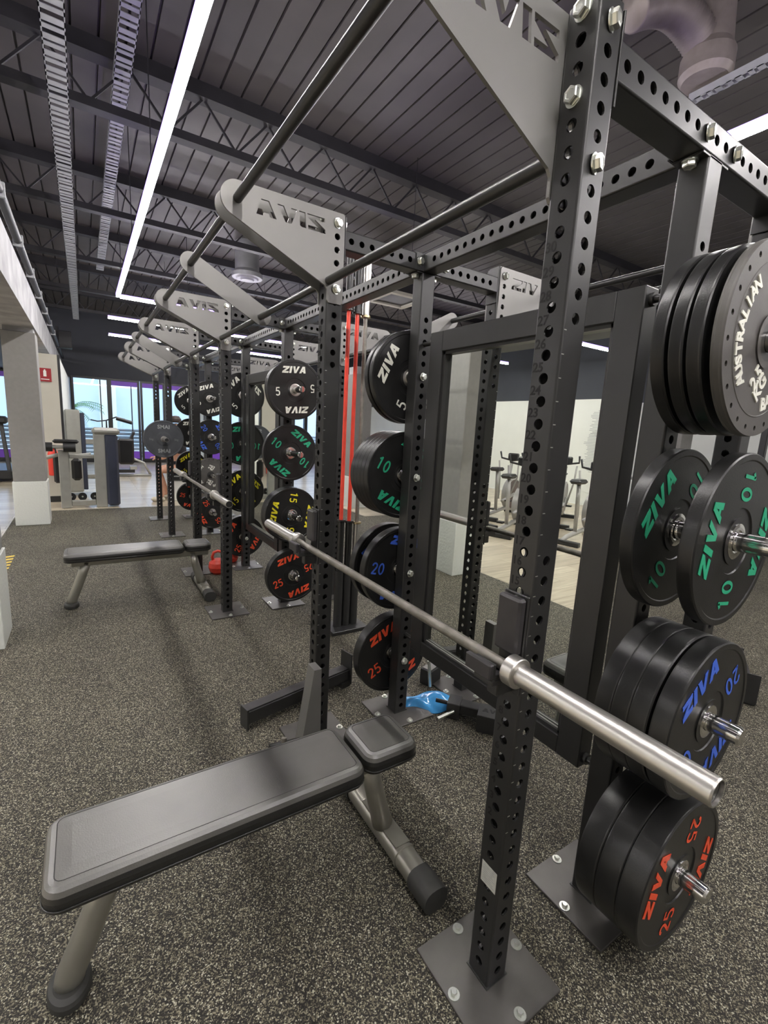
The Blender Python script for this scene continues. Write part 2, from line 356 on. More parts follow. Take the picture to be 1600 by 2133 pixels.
m.box(-8, 9, 16.5, 16.7, 2.60, 4.5, M['dark_wall']); m.box(-2.0, -1.10, 16.5, 16.7, 0, 2.6, M['blackpl']); m.box(-8, -4.6, 16.5, 16.7, 0, 2.6, M['dark_wall']); m.box(7.6, 9, 16.5, 16.7, 0, 2.6, M['white_wall'])
m.box(-4.6, 7.6, 16.5, 16.7, 0, 0.05, M['blackpl'])
struct('wall_far', m, 'dark slate end wall above the windows')
m = MB(); m.box(-1.78, -1.19, 8.9, 9.0, 0.0, 2.43, M['cream']); m.box(-1.19, -1.155, 8.9, 9.0, 0, 2.43, M['blackpl']); m.box(-1.78, -1.17, 9.0, 15.4, 0, 2.43, M['white_wall']); m.box(-1.78, -1.165, 15.4, 16.5, 0, 2.5, M['blackpl'])
m.box(-1.78, -1.19, 8.89, 8.9, 0.0, 0.1, M['blackpl'])
struct('wall_partition', m, 'cream partition wall with a red sign')
# end windows
wx = [(-1.08, -0.22, 1), (-0.10, 0.62, 2), (0.76, 1.36, 2), (1.50, 2.6, 0), (2.72, 3.85, 0), (3.97, 5.1, 0), (5.22, 6.35, 0), (6.47, 7.55, 0), (-3.2, -2.1, 0), (-4.5, -3.3, 0)]
for i, (a, b, k) in enumerate(wx):
    f = MB(); t_ = 0.05
    f.box(a - 0.06, a, 16.45, 16.6, 0.05, 2.6, M['blackpl']).box(b, b + 0.06, 16.45, 16.6, 0.05, 2.6, M['blackpl']).box(a, b, 16.45, 16.6, 2.54, 2.6, M['blackpl']).box(a, b, 16.45, 16.6, 0.05, 0.13, M['blackpl'])
    if k: f.box(b - 0.19, b - 0.16, 16.5, 16.55, 0.13, 2.54, M['blackpl'])
    if k != 1: f.box(a, b, 16.48, 16.52, 2.40, 2.54, M['purple']).box(a, b, 16.46, 16.5, 0.13, 0.36, M['purple'])
    wo = tag(f.build('window_%d' % (i + 1)), None, None, None, 'structure')
    MB().box(a, b, 16.53, 16.536, 0.13, 2.54, M['glass']).build('pane', wo)
# pillars
def pillar(x0, y0, lab, top=2.49, w=0.35):
    o = MB().box(x0, x0 + w, y0, y0 + w, 0.59, top, M['pillar'], None, 0.006).build('pillar')
    tag(o, lab, 'pillar')
    MB().box(x0 - .012, x0 + w + .012, y0 - .012, y0 + w + .012, 0, 0.59, M['diamond'], None, 0.004).build('tread_plate_base', o)
    if w < .36: MB().box(x0 + 0.02, x0 + w - 0.02, y0 + 0.02, y0 + w - 0.02, top, 2.62, M['concrete']).build('column_core', o)
pillar(-1.69, 7.0, 'taupe square pillar with a white kick panel, left of the cable machine')
pillar(-1.736, 2.967, 'square pillar at the left edge with a white tread plate base')
pillar(3.36, 7.0, 'taupe pillar seen behind the two upright red barbells')
pillar(6.95, 3.0, 'square pillar seen under the top plates at the right')
pillar(-1.69, 11.2, 'square pillar far back in line with the left pillars')
# concrete beam over the left pillars
m = MB(); m.box(-1.74, -1.34, -3.5, 16.5, 2.55, 3.0, M['concrete']); m.box(-2.9, -1.74, -3.5, 16.5, 2.62, 2.7, M['dark_wall'])
tag(m.build('concrete_beam'), 'rough grey concrete beam over the left pillars', 'beam')
m = MB(); m.tube([(-1.30, -3, 3.06), (-1.30, 4, 3.06), (-1.30, 10, 3.06), (-1.30, 16.3, 3.06)], 0.035, M['truss'], 8)
for k in range(9): m.box(-1.338, -1.26, 1.5 + k * 1.2, 1.53 + k * 1.2, 3.01, 3.11, M['tray'])
tag(m.build('conduit_pipe'), 'dark conduit clipped along the top of the concrete beam', 'pipe')
# trusses
def truss(y, x0=-7.9, x1=8.9):
    m = MB(); m.box(x0, x1, y - .055, y + .055, 3.99, 4.06, M['truss']); m.box(x0, x1, y - .07, y + .07, 4.38, 4.50, M['truss'])
    k = 0; x = x0
    while x < x1 - .45:
        m.bar((x, y, 4.05), (x + .30, y, 4.40), .018, .018, M['truss'], (0, 1, 0)); m.bar((x + .30, y, 4.40), (x + .60, y, 4.05), .018, .018, M['truss'], (0, 1, 0)); x += .60
    return m.build('roof_truss')
for y, l in ((4.37, 'dark open web roof truss nearest the camera, above the first racks'), (6.7, 'second dark roof truss from the camera'), (9.05, 'third dark roof truss from the camera'), (11.4, 'fourth dark roof truss, over the machines'), (13.8, 'farthest dark roof truss, before the window wall')):
    tag(truss(y), l, 'truss', 'open web trusses under the roof deck')
# trays
def tray(x, y0, y1, z, w, lab, rung=0.16):
    m = MB(); m.box(x - w / 2, x - w / 2 + .006, y0, y1, z, z + .05, M['tray']).box(x + w / 2 - .006, x + w / 2, y0, y1, z, z + .05, M['tray'])
    y = y0
    while y < y1:
        m.box(x - w / 2, x + w / 2, y, y + rung * .32, z, z + .004, M['tray']).box(x - w / 2, x + w / 2, y + rung * .48, y + rung * .72, z + .0, z + .004, M['tray']); y += rung
    tag(m.build('cable_tray'), lab, 'cable tray', 'perforated cable trays under the roof')
tray(-0.905, 0.8, 13.5, 3.75, 0.125, 'bright perforated cable tray at the left of the ceiling')
tray(-0.46, 1.6, 10.5, 4.25, 0.125, 'faint perforated cable tray just left of the long light strip')
tray(2.85, -.5, 1.38, 3.9, 0.06, 'narrow slotted tray at the upper right corner', 0.12)
# lights
def led(p0, p1, lab, w=0.046):
    m = MB(); h = MB(); a, b = Vector(p0), Vector(p1)
    h.bar(a + Vector((0, 0, .026)), b + Vector((0, 0, .026)), w * 1.15, .034, M['led_house'], (0, 0, 1))
    t = empty('light_strip', p0); tag(t, lab, 'strip light', 'suspended led strips')
    loc = Vector(p0)
    h.v = [tuple(Vector(v) - loc) for v in h.v]; h.build('housing', t)
    n_ = max(2, int((b - a).length / 2) + 1); wr = MB()
    for k in range(n_): q = (b - a) * ((k + .5) / n_); wr.cyl((q.x, q.y, .05), (q.x, q.y, 1.21), .004, M['truss'], 6)
    wr.build('suspension_wires', t)['kind'] = 'stuff'
    ns = max(1, int((b - a).length / .4))
    for k in range(ns): m.bar((a - loc).lerp(b - loc, k / ns), (a - loc).lerp(b - loc, (k + 1) / ns), w, .018, M['led'], (0, 0, 1))
    m.build('diffuser', t)
ZL = 3.3
led((-0.335, -2.3, ZL), (-0.335, 7.95, ZL), 'long bright light strip running away at the upper left')
led((-0.30, 7.99, ZL), (3.6, 7.99, ZL), 'light strip turning right from the end of the long strip')
led((-0.39, 9.95, ZL), (3.6, 9.95, ZL), 'second crosswise light strip, near the far window wall')
led((-0.29, 12.2, ZL), (4.2, 12.2, ZL), 'farthest crosswise light strip before the window wall')
led((2.40, -2.5, ZL), (2.40, 5.0, ZL), 'light strip at the right, cut off by the frame edge')
led((-7.2, 5.15, ZL), (-3.2, 5.15, ZL), 'crosswise strip on the left side, seen in the near mirror', .06)
led((-7.2, 8.0, ZL), (-3.2, 8.0, ZL), 'second crosswise left strip, seen in the near mirror', .06)
led((-7.2, 11.2, ZL), (-3.2, 11.2, ZL), 'third crosswise strip far on the left side', .06)
led((4.6, 9.0, ZL), (8.2, 9.0, ZL), 'crosswise strip far back on the right side')
led((3.2, -1.2, ZL), (8.2, -1.2, ZL), 'added unseen crosswise strip over the right side of the gym')  # strip added out of view, there only for its light
led((-3.6, -2.8, ZL), (-3.6, 3.6, ZL), 'lengthwise strip over the left aisle')
led((-7.2, 2.2, ZL), (-3.2, 2.2, ZL), 'added unseen fill strip over the left aisle, nearest the bikes')  # added out of view to brighten the left wall in the mirror
led((-7.2, -0.4, ZL), (-3.9, -0.4, ZL), 'added unseen fill strip over the left aisle, level with the camera')  # another unseen strip added to lift the light on the left
led((-1.4, -2.6, ZL), (2.3, -2.6, ZL), 'added unseen crosswise strip behind the camera')  # unseen strip added for light from the camera side

# ------------------------------------------------------------------ the rig
U = 0.075
PY = [0.0, 1.184, 2.96, 4.102, 5.794, 6.950]
QX = 0.4815; RX = 0.963
rig = empty('power_rack', (0, 0, 0)); tag(rig, 'long black double sided power rack with numbered uprights, mirrors and weight pegs', 'power rack')
LZ = lambda n: 0.4153 + 0.05 * n
UZ = lambda n: 0.3915 + 0.05 * n
BZ = lambda n: 0.4494 + 0.05 * n
side_z = [LZ(n) for n in range(-7, 40)]
front_z = [BZ(n) for n in range(-8, 17)] + [UZ(n) for n in range(28, 40)]
def upright_mesh(zs_x, zs_y, top, numbers=False, name='upright'):
    """square tube at 0..U; zs_x: hole heights on the two X faces, zs_y: on the two Y faces"""
    m = MB(); c = 0.006; t = 0.005; z0 = 0.01
    L = top - z0
    def face(zs):
        zs = [z for z in zs if z0 + .02 < z < top - .015]
        return sheet([(c, z0), (U - c, z0), (U - c, top), (c, top)], [circ(U / 2, z, 0.0125) for z in zs], t)
    fx = face(zs_x); fy = face(zs_y)
    m.add(*fx, M['powder'], frame((t / 2, 0, 0), (0, 1, 0), (0, 0, 1))); m.add(*fx, M['powder'], frame((U - t / 2, 0, 0), (0, 1, 0), (0, 0, 1)))
    m.add(*fy, M['powder'], frame((0, t / 2, 0), (1, 0, 0), (0, 0, 1))); m.add(*fy, M['powder'], frame((0, U - t / 2, 0), (1, 0, 0), (0, 0, 1)))
    for cx, cy, a0 in ((c, c, pi), (U - c, c, 1.5 * pi), (U - c, U - c, 0), (c, U - c, .5 * pi)):
        ps = [(cx + c * cos(a0 + k * pi / 8), cy + c * sin(a0 + k * pi / 8)) for k in range(5)]
        m.add([(x, y, z0) for x, y in ps] + [(x, y, top) for x, y in ps], [(k, k + 1, k + 6, k + 5) for k in range(4)], M['powder'], None, True)
    m.box(0.004, U - 0.004, 0.004, U - 0.004, top - .002, top + .002, M['powder'])
    if numbers:
        for n in range(2, 31):
            v, f = text(str(n), 0.029, 0.0002, 0.0006)
            m.add(v, f, M['etch'], frame((-0.0003, 0.0555, LZ(n) + 0.0245), (0, -1, 0), (0, 0, 1)))
            m.box(0.004, 0.012, -.0003, .0001, LZ(n) - .001, LZ(n) + .001, M['bolt']) if n < 28 else None
    return m
# bolt
def bolt_mesh(): 
    m = MB(); m.lathe([(0.0, 0), (0.0195, 0), (0.0195, 0.003), (0.0, 0.003)], M['bolt'], None, 20)
    m.lathe([(0.0155, 0.003), (0.0165, 0.006), (0.0165, 0.013), (0.0150, 0.016), (0.010, 0.0165), (0.009, 0.0155), (0.0, 0.0155)], M['bolt'], None, 6, False)
    return m
bolt0 = bolt_mesh().build('bolt', rig); bolt0_used = [False]
def bolt(parent, loc, axis, off=(0, 0, 0)):
    rot = {'-Y': (pi / 2, 0, .3), '+Y': (-pi / 2, 0, .3), '-X': (0, -pi / 2, 0), '+X': (0, pi / 2, 0), '+Z': (0, 0, .4), '-Z': (pi, 0, .2)}[axis]
    if not bolt0_used[0]: o = bolt0; bolt0_used[0] = True; o.parent = parent
    else: o = link_copy(bolt0, parent)
    o.location = tuple(a - b for a, b in zip(loc, off)); o.rotation_euler = rot; return o
small = MB(); small.lathe([(0, 0), (.0165, 0), (.0165, .0025), (0, .0025)], M['bolt'], None, 18); small.lathe([(.009, .0025), (.0095, .004), (.0095, .010), (.008, .012), (0, .012)], M['bolt'], None, 6, False)
anchor0 = small.build('anchor_bolt', rig); anchor_used = [False]
bp = MB(); bp.box(-.145, .145, -.145, .145, 0, .01, M['plate_grey'], None, .0015)
wl = .0035
bp.box(-U / 2 - wl, U / 2 + wl, -U / 2 - wl, U / 2 + wl, .01, .0135, M['powder'])
base0 = None
def base_plate(x, y, up):
    global base0
    if base0 is None:
        base0 = bp.build('base_plate', rig); b = base0
    else: b = link_copy(base0, rig)
    b.location = (x + U / 2, y + U / 2, 0)
    for dx, dy in ((.125, 0), (-.125, 0), (0, .125), (0, -.125)):
        if not anchor_used[0]: a = anchor0; anchor_used[0] = True; a.parent = b
        else: a = link_copy(anchor0, b)
        a.location = (dx, dy, .01)
    return b
upP = upright_mesh(side_z, front_z, 2.385, True).build('upright', rig)
upQ = upright_mesh([], [BZ(n) for n in range(-8, 33)], 2.2545).build('upright', rig)
upR = upright_mesh(side_z, front_z, 2.385).build('upright', rig)
for i, y in enumerate(PY):
    p = upP if i == 0 else link_copy(upP, rig); p.location = (0, y, 0)
    q = upQ if i == 0 else link_copy(upQ, rig); q.location = (QX, y, 0)
    r = upR if i == 0 else link_copy(upR, rig); r.location = (RX, y, 0)
    for x in (0, QX, RX): base_plate(x, y, None)
upP['label'] = 'nearest upright with etched numbers and a white sticker'
sk = MB().box(-.0008, -.0002, .008, .062, .318, .382, M['paper'])
for k in range(8): sk.box(-.0011, -.0008, .014 + .004 * (k % 3), .056, .326 + .0065 * k, .3275 + .0065 * k, M['ink_grey'])
sk.build('sticker', upP)
# crossmembers along X (P to R), holes on the Y faces
def beam_mesh(L, holes, solid_ends=0.0):
    """square tube along local X from 0..L, holes on both Y faces, section centred"""
    m = MB(); h = U / 2; t = .005; c = .005
    sh = sheet([(0, -h + c), (L, -h + c), (L, h - c), (0, h - c)], [circ(x, 0, .0125, 14) for x in holes], t)
    m.add(*sh, M['powder'], frame((0, -h + t / 2, 0), (1, 0, 0), (0, 0, 1))); m.add(*sh, M['powder'], frame((0, h - t / 2, 0), (1, 0, 0), (0, 0, 1)))
    m.box(0, L, -h + c, h - c, h - t, h, M['powder']); m.box(0, L, -h + c, h - c, -h, -h + t, M['powder'])
    for cy, cz, a0 in ((-h + c, -h + c, pi), (h - c, -h + c, 1.5 * pi), (h - c, h - c, 0), (-h + c, h - c, .5 * pi)):
        ps = [(cy + c * cos(a0 + k * pi / 6), cz + c * sin(a0 + k * pi / 6)) for k in range(4)]
        m.add([(0, a, b) for a, b in ps] + [(L, a, b) for a, b in ps], [(k, k + 1, k + 5, k + 4) for k in range(3)], M['powder'], None, True)
    return m
ZB = 2.292
Lx = RX - U - 0.008
xh = [0.107 + .05 * j - U - .004 for j in range(0, 17)]
cm0 = beam_mesh(Lx, xh).build('crossmember', rig)
for i, y in enumerate(PY):
    o = cm0 if i == 0 else link_copy(cm0, rig)
    o.location = (U + .004, y + U / 2, ZB)
# flanges + Y beams at Q
fa = MB().box(0, .005, -.002, U + .002, -.085, .085, M['powder'], None, .001).build('flange_plate', rig)
fc = MB().box(-.03, U + .03, 0, U, -.006, 0, M['powder'], None, .001).build('flange_plate', rig)
for i, y in enumerate(PY):
    a1 = fa if i == 0 else link_copy(fa, rig); a1.location = (U, y, ZB)
    a2 = link_copy(fa, rig); a2.location = (RX - .005, y, ZB)
    c1 = fc if i == 0 else link_copy(fc, rig); c1.location = (QX, y, ZB - U / 2)
    for z in (LZ(39), LZ(36)): bolt(a1, (0, y + .0375, z), '-X', (U, y, ZB))
    bolt(a1, (U + .005, y + .0375, LZ(39) - .005), '+X', (U, y, ZB))
    for X in (.107 + .35, .107 + .5): bolt(rig, (X, y - (.006 if i else 0), ZB), '-Y')
    bolt(c1, (QX - .015, y + U / 2, ZB - U / 2 - .006), '-Z', (QX, y, ZB - U / 2)); bolt(c1, (QX + U + .015, y + U / 2, ZB - U / 2 - .006), '-Z', (QX, y, ZB - U / 2))
for i in range(5):
    L = PY[i + 1] - PY[i] - U - .004
    n = int((L - .08) / .05); st = (L - (n - 1) * .05) / 2
    bm_ = beam_mesh(L, [st + .05 * k for k in range(n)]); o = bm_.build('top_beam', rig)
    o.location = (QX + U / 2, PY[i] + U + .002, ZB); o.rotation_euler = (0, 0, pi / 2)
    for ye in (PY[i + 1] - .006, PY[i] + U): MB().box(.437, .627, ye, ye + .006, ZB - .037, ZB + .037, M['powder'], None, .001).build('end_plate', rig)
# gussets with cut-out lettering; local (x=X, y=Z)
def gusset_outline():
    c = (-.363, 2.321); r = .060; pts = []
    a = (-.012, 2.098)
    d = Vector((a[0] - c[0], a[1] - c[1])).length; ang = math.atan2(a[1] - c[1], a[0] - c[0]); be = math.acos(r / d)
    a1 = ang - be
    a_start = pi / 2; a_end = a1 + 2 * pi if a1 < a_start else a1
    k = 18
    for i in range(k + 1):
        t = a_start + (a_end - a_start) * i / k; pts.append((c[0] + r * cos(t), c[1] + r * sin(t)))
    rd = .010
    pts += [a, (-.002, 2.085), (-.002, 2.035 + rd), (.006, 2.035), (.062, 2.035), (.070, 2.035 + rd), (.070, 2.381 - rd), (.062, 2.381)]
    return pts
GO = gusset_outline()
wp, W_ = word_polys('AVIS', 0.055, shear=-0.1, gap=0.15, sx=1.35, stencil=True)
letters = [[(a - .158, b + 2.316) for a, b in p] for k, p in wp]
gholes = [circ(.0375, UZ(n), .0125, 16) for n in (35, 36, 37, 38)]
gs = sheet(GO, letters + gholes, .008)
gm = MB(); gm.add(*gs, M['gusset'], frame((0, 0, 0), (1, 0, 0), (0, 0, 1))); gus0 = gm.build('gusset_plate', rig)
gm2 = MB(); gm2.add(*gs, M['gusset'], frame((0, 0, 0), (-1, 0, 0), (0, 0, 1))); gus1 = gm2.build('gusset_plate', rig)
gy = []
for i, y in enumerate(PY):
    if i > 0: gy.append((y - .004, True))
    gy.append((y + U + .004, i == 5 or False))
first = True
for y, b in gy:
    o = gus0 if first else link_copy(gus0, rig); o.location = (0, y, 0)
    o2 = gus1 if first else link_copy(gus1, rig); o2.location = (RX + U, y, 0); first = False
    if b:
        for z in (UZ(39), UZ(34)):
            bolt(o, (.0375, y - .004, z), '-Y', (0, y, 0)); bolt(o2, (RX + U / 2, y - .004, z), '-Y', (RX + U, y, 0))
# bolts on the nearest uprights (heads straight on the tube)
for X in (0.0375, RX + .0375):
    for z in (UZ(39), UZ(34)): bolt(rig, (X, -.0, z), '-Y')
# nuts on the far side of gussets
# pull-up bars
for X, Z_, k in ((-.363, 2.321, 0), (.004, 2.118, 1), (RX + U + .363, 2.321, 0), (RX + U - .004, 2.118, 1)):
    for i in range(5):
        MB().cyl((X, PY[i] + U + .008, Z_), (X, PY[i + 1] - .008, Z_), .0165, M['powder'], 18).build('pull_up_bar', rig)
# strap plates mid storage bay
def strap(y, sgn, x0):
    a = Vector((-.363, 2.325)); b = Vector((.012, 2.125)); d = (b - a).normalized(); nn = Vector((-d.y, d.x)); r = .052; pts = []
    for i in range(13): t = pi / 2 + pi * i / 12; v = a + (d * cos(t) + nn * sin(t)) * r; pts.append((v.x, v.y))
    for i in range(13): t = -pi / 2 + pi * i / 12; v = b + (d * cos(t) + nn * sin(t)) * r; pts.append((v.x, v.y))
    s_ = sheet(pts, [], .008); MB().add(*s_, M['gusset'], frame((x0, y, 0), (sgn, 0, 0), (0, 0, 1))).build('strap_plate', rig)
for y in (2.06, 4.95):
    strap(y, 1, 0); strap(y, -1, RX + U)
# weight pegs on Q
HZ = [1.791, 1.302, 0.803, 0.312]
pg = MB(); pg.lathe([(0, 0), (.038, 0), (.038, .012), (.031, .018), (.0248, .02), (.0248, .262)], M['chrome'], None, 24); pg.lathe([(.0248, .262), (.0246, .285), (.021, .291), (0, .292)], M['chrome'], None, 24)
peg0 = pg.build('weight_peg', rig); fp = True
for i, y in enumerate(PY):
    for z in HZ:
        o = peg0 if fp else link_copy(peg0, rig); fp = False
        if i % 2 == 0: o.location = (QX + U / 2, y, z); o.rotation_euler = (pi / 2, 0, 0)
        else:
            o.location = (QX + U / 2, y + U, z); o.rotation_euler = (-pi / 2, 0, 0)
            bolt(rig, (QX + U / 2, y, z), '-Y')
# mirrors with frames between Q columns in the rack bays
XM = QX + U / 2
for i in (0, 2, 4):
    a = PY[i] + U + .04; b = PY[i + 1] - .088; z0, z1 = .435, 1.975; wd = .088; hx0, hx1 = XM - .034, XM + .034
    f = MB()
    f.box(hx0, hx1, a, a + wd, z0, z1, M['powder'], None, .003).box(hx0, hx1, b - wd, b, z0, z1, M['powder'], None, .003).box(hx0, hx1, a + wd, b - wd, z1 - wd, z1, M['powder'], None, .003).box(hx0, hx1, a + wd, b - wd, z0, z0 + wd * .8, M['powder'], None, .003)
    for (u0, u1, v0, v1) in ((a + wd, a + wd + .012, z0 + .068, z1 - wd), (b - wd - .012, b - wd, z0 + .068, z1 - wd), (a + wd, b - wd, z0 + .068, z0 + .080), (a + wd, b - wd, z1 - wd - .012, z1 - wd)):
        f.box(hx0 + .012, hx1 - .012, u0, u1, v0, v1, M['powder_low'])
    f.box(hx0 + .004, hx0 + .008, a + wd, b - wd, z0 + .068, z0 + .0695, M['silver']).box(XM - .012, XM - .006, a + wd + .012, b - wd - .012, z0 + .080, z0 + .0815, M['silver'])  # silver strips stand in for the bright glass edge and its reflection
    fr = f.build('mirror_frame', rig)
    MB().box(XM - .002, XM + .002, a + wd + .004, b - wd - .004, z0 + .072, z1 - wd - .004, M['mirror']).build('mirror_glass', fr)
    for z in (z1 - .035, z0 + .03):
        MB().cyl((XM, PY[i] + U - .001, z), (XM, a + .002, z), .011, M['powder'], 14).cyl((XM, a - .012, z), (XM, a, z), .019, M['powder'], 14).build('pivot_pin', fr)
        MB().cyl((XM, b - .002, z), (XM, PY[i + 1] + .001, z), .011, M['powder'], 14).cyl((XM, b, z), (XM, b + .012, z), .019, M['powder'], 14).build('pivot_pin', fr)

# ------------------------------------------------------------------ plates
INK = {5: 'white', 10: 'green', 15: 'yellow', 20: 'blue', 25: 'red'}
TH = {5: .030, 10: .034, 15: .050, 20: .046, 25: .060, 2.5: .022}
plate_cache = {}
def ziva_plate(kg):
    """local: axis Y, front face towards -Y at y=0, body extends to +Y"""
    if kg in plate_cache: return copy_tree(plate_cache[kg])
    t = TH[kg]; R_ = .225; ink = M['ink_' + INK[kg]]
    m = MB(); TF = Matrix(((1, 0, 0, 0), (0, 0, -1, 0), (0, 1, 0, 0), (0, 0, 0, 1)))   # local z -> -Y, so z=0 front, z=-t back
    pr = [(.046, -.001), (.062, -.001), (.062, -.004), (.085, -.004), (.087, -.0005), (.205, -.0005), (.208, 0.002), (.2215, .002), (.2245, -.001), (.225, -.004), (.225, -t + .004), (.2245, -t + .001), (.2215, -t - .002 + .002), (.208, -t), (.205, -t + .003), (.087, -t + .003), (.046, -t + .001)]
    m.lathe(pr, M['rubber'], TF, 72)
    zt = 0.0008
    for a in (0, pi):
        v, f = word_mesh('ZIVA', .050, .0012, sx=1.0); m.add(v, f, ink, TF @ Rz(a) @ T(0, .150, zt))
    for a in (0, pi):
        v, f = digits(str(kg), .064); m.add(v, f, ink, TF @ Rz(a) @ T(-.142, -.012, zt))
    o = m.build('weight_plate')
    h = MB(); h.lathe([(.0255, -t + .0), (.0255, .0005), (.030, .002), (.038, .002), (.0465, .0005), (.0465, -t + .0005), (.0255, -t)], M['chrome'] if kg != 5 else M['sleeve'], TF, 32); h.build('hub', o)
    plate_cache[kg] = o; return o
def text_ring(m, s, r, size, a0, step, mat, TF, zt, flip=False):
    for k, ch in enumerate(s):
        if ch == ' ': continue
        a = a0 - k * step
        v, f = text(ch, size * 1.18, .0014, size * .045)
        m.add(v, f, mat, TF @ Rz(a - pi / 2) @ T(0, r, zt))
def oz_plate():
    m = MB(); TF = Matrix(((1, 0, 0, 0), (0, 0, -1, 0), (0, 1, 0, 0), (0, 0, 0, 1))); t = .024
    sh = sheet(circ(0, 0, .2235, 72), [circ(0, 0, .0465, 40)] + [circ(.2045 * cos(2 * pi * k / 24 + .1), .2045 * sin(2 * pi * k / 24 + .1), .0065, 10) for k in range(24)], t)
    m.add(*sh, M['rubber_grey'], TF @ T(0, 0, -t / 2))
    m.lathe([(.2235, -.004), (.2250, -.007), (.2250, -t + .007), (.2235, -t + .004)], M['rubber_grey'], TF, 72)
    m.lathe([(.174, 0), (.175, .0012), (.177, .0012), (.178, 0)], M['rubber_grey'], TF, 64)
    m.lathe([(.060, .0005), (.062, .004), (.0465, .004)], M['rubber_grey'], TF, 48)
    ink = M['ink_white']
    text_ring(m, 'AUSTRALIAN', .150, .036, radians(222), radians(9.6), ink, TF, .0014)
    for k, ch in enumerate('BARBELL'):
        v, f = text(ch, .0425, .0014, .0016); m.add(v, f, ink, TF @ Rz(radians(284 + 9.6 * k) + pi / 2) @ T(0, -.150, .0014))
    for a in (radians(84), radians(262)):
        for ln, dy in (('2.5', .016), ('KG', -.018)):
            v, f = text(ln, .050, .0014, .0015, space=.95); m.add(v, f, ink, TF @ T(.098 * cos(a), .098 * sin(a), .0014) @ Rz(radians(58)) @ T(0, dy, 0))
    o = m.build('weight_plate'); h = MB(); h.lathe([(.0255, -t), (.0255, .003), (.0465, .0035), (.0465, -t), (.0255, -t)], M['powder_low'], TF, 32); h.build('hub', o); return o
_OZ = []
def oz():
    if not _OZ: _OZ.append(oz_plate()); return _OZ[0]
    return copy_tree(_OZ[0])
def put(o, x, yfront, z, rot, label, group):
    o.location = (x, yfront, z); o.rotation_euler = (0, radians(-rot), 0)   # rot: counter-clockwise seen from the front
    o['label'] = label; o['category'] = 'weight plate'; o['group'] = group
    for k in ('kind',): pass
    return o
SAG = -.0  # plates hang on pegs: hole radius 25.5 vs peg 24.8
Z0 = -.0006
cn = {5: 'white', 10: 'green', 15: 'yellow', 20: 'blue', 25: 'red'}
# Q1 near side
g = 'bumper plates on the nearest storage post'
for k, yf in enumerate((-.056, -.098, -.138)):
    put(ziva_plate(5), XM, yf, HZ[0] + Z0, [40, 70, 10][k], ['black plate closest to the post on the top right peg', 'middle black plate of the three thick ones on the top right peg', 'black plate right behind the grey holed plate on the top right peg'][k], g)
put(oz(), XM, -.182, HZ[0] + Z0, 0, 'grey plate with a ring of holes and raised white lettering on the top right peg', g)
put(ziva_plate(10), XM, -.055, HZ[1] + Z0, 55, 'black plate with green lettering and 10, left one of the pair at the right edge', g)
put(ziva_plate(10), XM, -.198, HZ[1] + Z0, 82, 'black plate with green 10 on the outer end of its peg at the right edge', g)
for k in range(4): put(ziva_plate(20), XM, -.064 - k * .047 - (.008 if k == 3 else 0), HZ[2] + Z0, [10, 60, 120, 35][k], ['thick black plate innermost on the blue lettered peg', 'second plate from the post on the blue lettered peg', 'third plate from the post on the blue lettered peg', 'outermost black plate with blue lettering and 20, right side'][k], g)
for k in range(3): put(ziva_plate(25), XM, -.092 - k * .063, HZ[3] + Z0, [50, 140, 72][k], ['innermost thick black plate on the lowest right peg', 'middle thick black plate on the lowest right peg', 'outermost thick plate with red lettering and 25 by the lower right floor'][k], g)
# Q2 far side
g = 'bumper plates on the far side of the second storage post'
y = PY[1] + U + .022
for k in range(2): put(ziva_plate(5), XM, y + k * .045, HZ[0] + Z0, [66, 0][k], ['black plate with white lettering and 5 beside the red barbells', 'black plate just behind the white lettered 5 beside the red barbells'][k], g)
for k in range(5): put(ziva_plate(10), XM, y + .003 + k * .0352, HZ[1] + Z0, [-28, 10, 50, 90, 130, 20][k], ['front green 10 plate of the stack of five', 'black plate second from the front in the stack of five', 'black plate in the middle of the stack of five', 'black plate fourth from the front in the stack of five', 'rearmost black plate in the stack of five'][k] + ' behind the second post', g)
for k, d in enumerate((-.010, .100)): put(ziva_plate(20), XM, y + d, HZ[2] + Z0, [-12, 40][k], ['black plate with blue 20 crossed by the near barbell', 'black plate a gap behind the blue 20 plate'][k], g)
put(ziva_plate(25), XM, y + .004, HZ[3] + Z0, 28, 'black plate with red 25 low beside the blue bag', g)
# Q3 near side
g = 'bumper plates on the near side of the third storage post'
y = PY[2]
for k in range(2): put(ziva_plate(5), XM, y - .12 - k * .034, HZ[0] + Z0, [0, 4][k], ['black plate hidden behind the facing white 5 plate of the middle post', 'facing black plate with white lettering and 5 on the middle post'][k], g)
put(ziva_plate(10), XM, y - .075, HZ[1] + Z0, -38, 'facing black plate with green lettering and 10 on the middle post', g)
for k in range(2): put(ziva_plate(15), XM, y - .075 - k * .052, HZ[2] + Z0, [30, 80][k], ['plate hidden behind the yellow 15 plate of the middle post', 'facing black plate with yellow 15 behind the near barbell sleeve'][k], g)
put(ziva_plate(25), XM, y - .19, HZ[3] + Z0, 18, 'facing black plate with red lettering and 25 on the middle post near the floor', g)
# Q4 far side
g = 'bumper plates on the far side of the fourth storage post'
y = PY[3] + U + .04
for kg, z, rot, l in ((5, 0, 48, 'white 5 plate cut by the second mirror frame'), (10, 1, 5, 'green 10 plate cut by the second mirror frame'), (15, 2, 45, 'yellow 15 plate cut by the second mirror frame'), (25, 3, 62, 'red 25 plate low behind the third numbered upright')):
    put(ziva_plate(kg), XM, y, HZ[z] + Z0, rot, 'black ' + l, g)
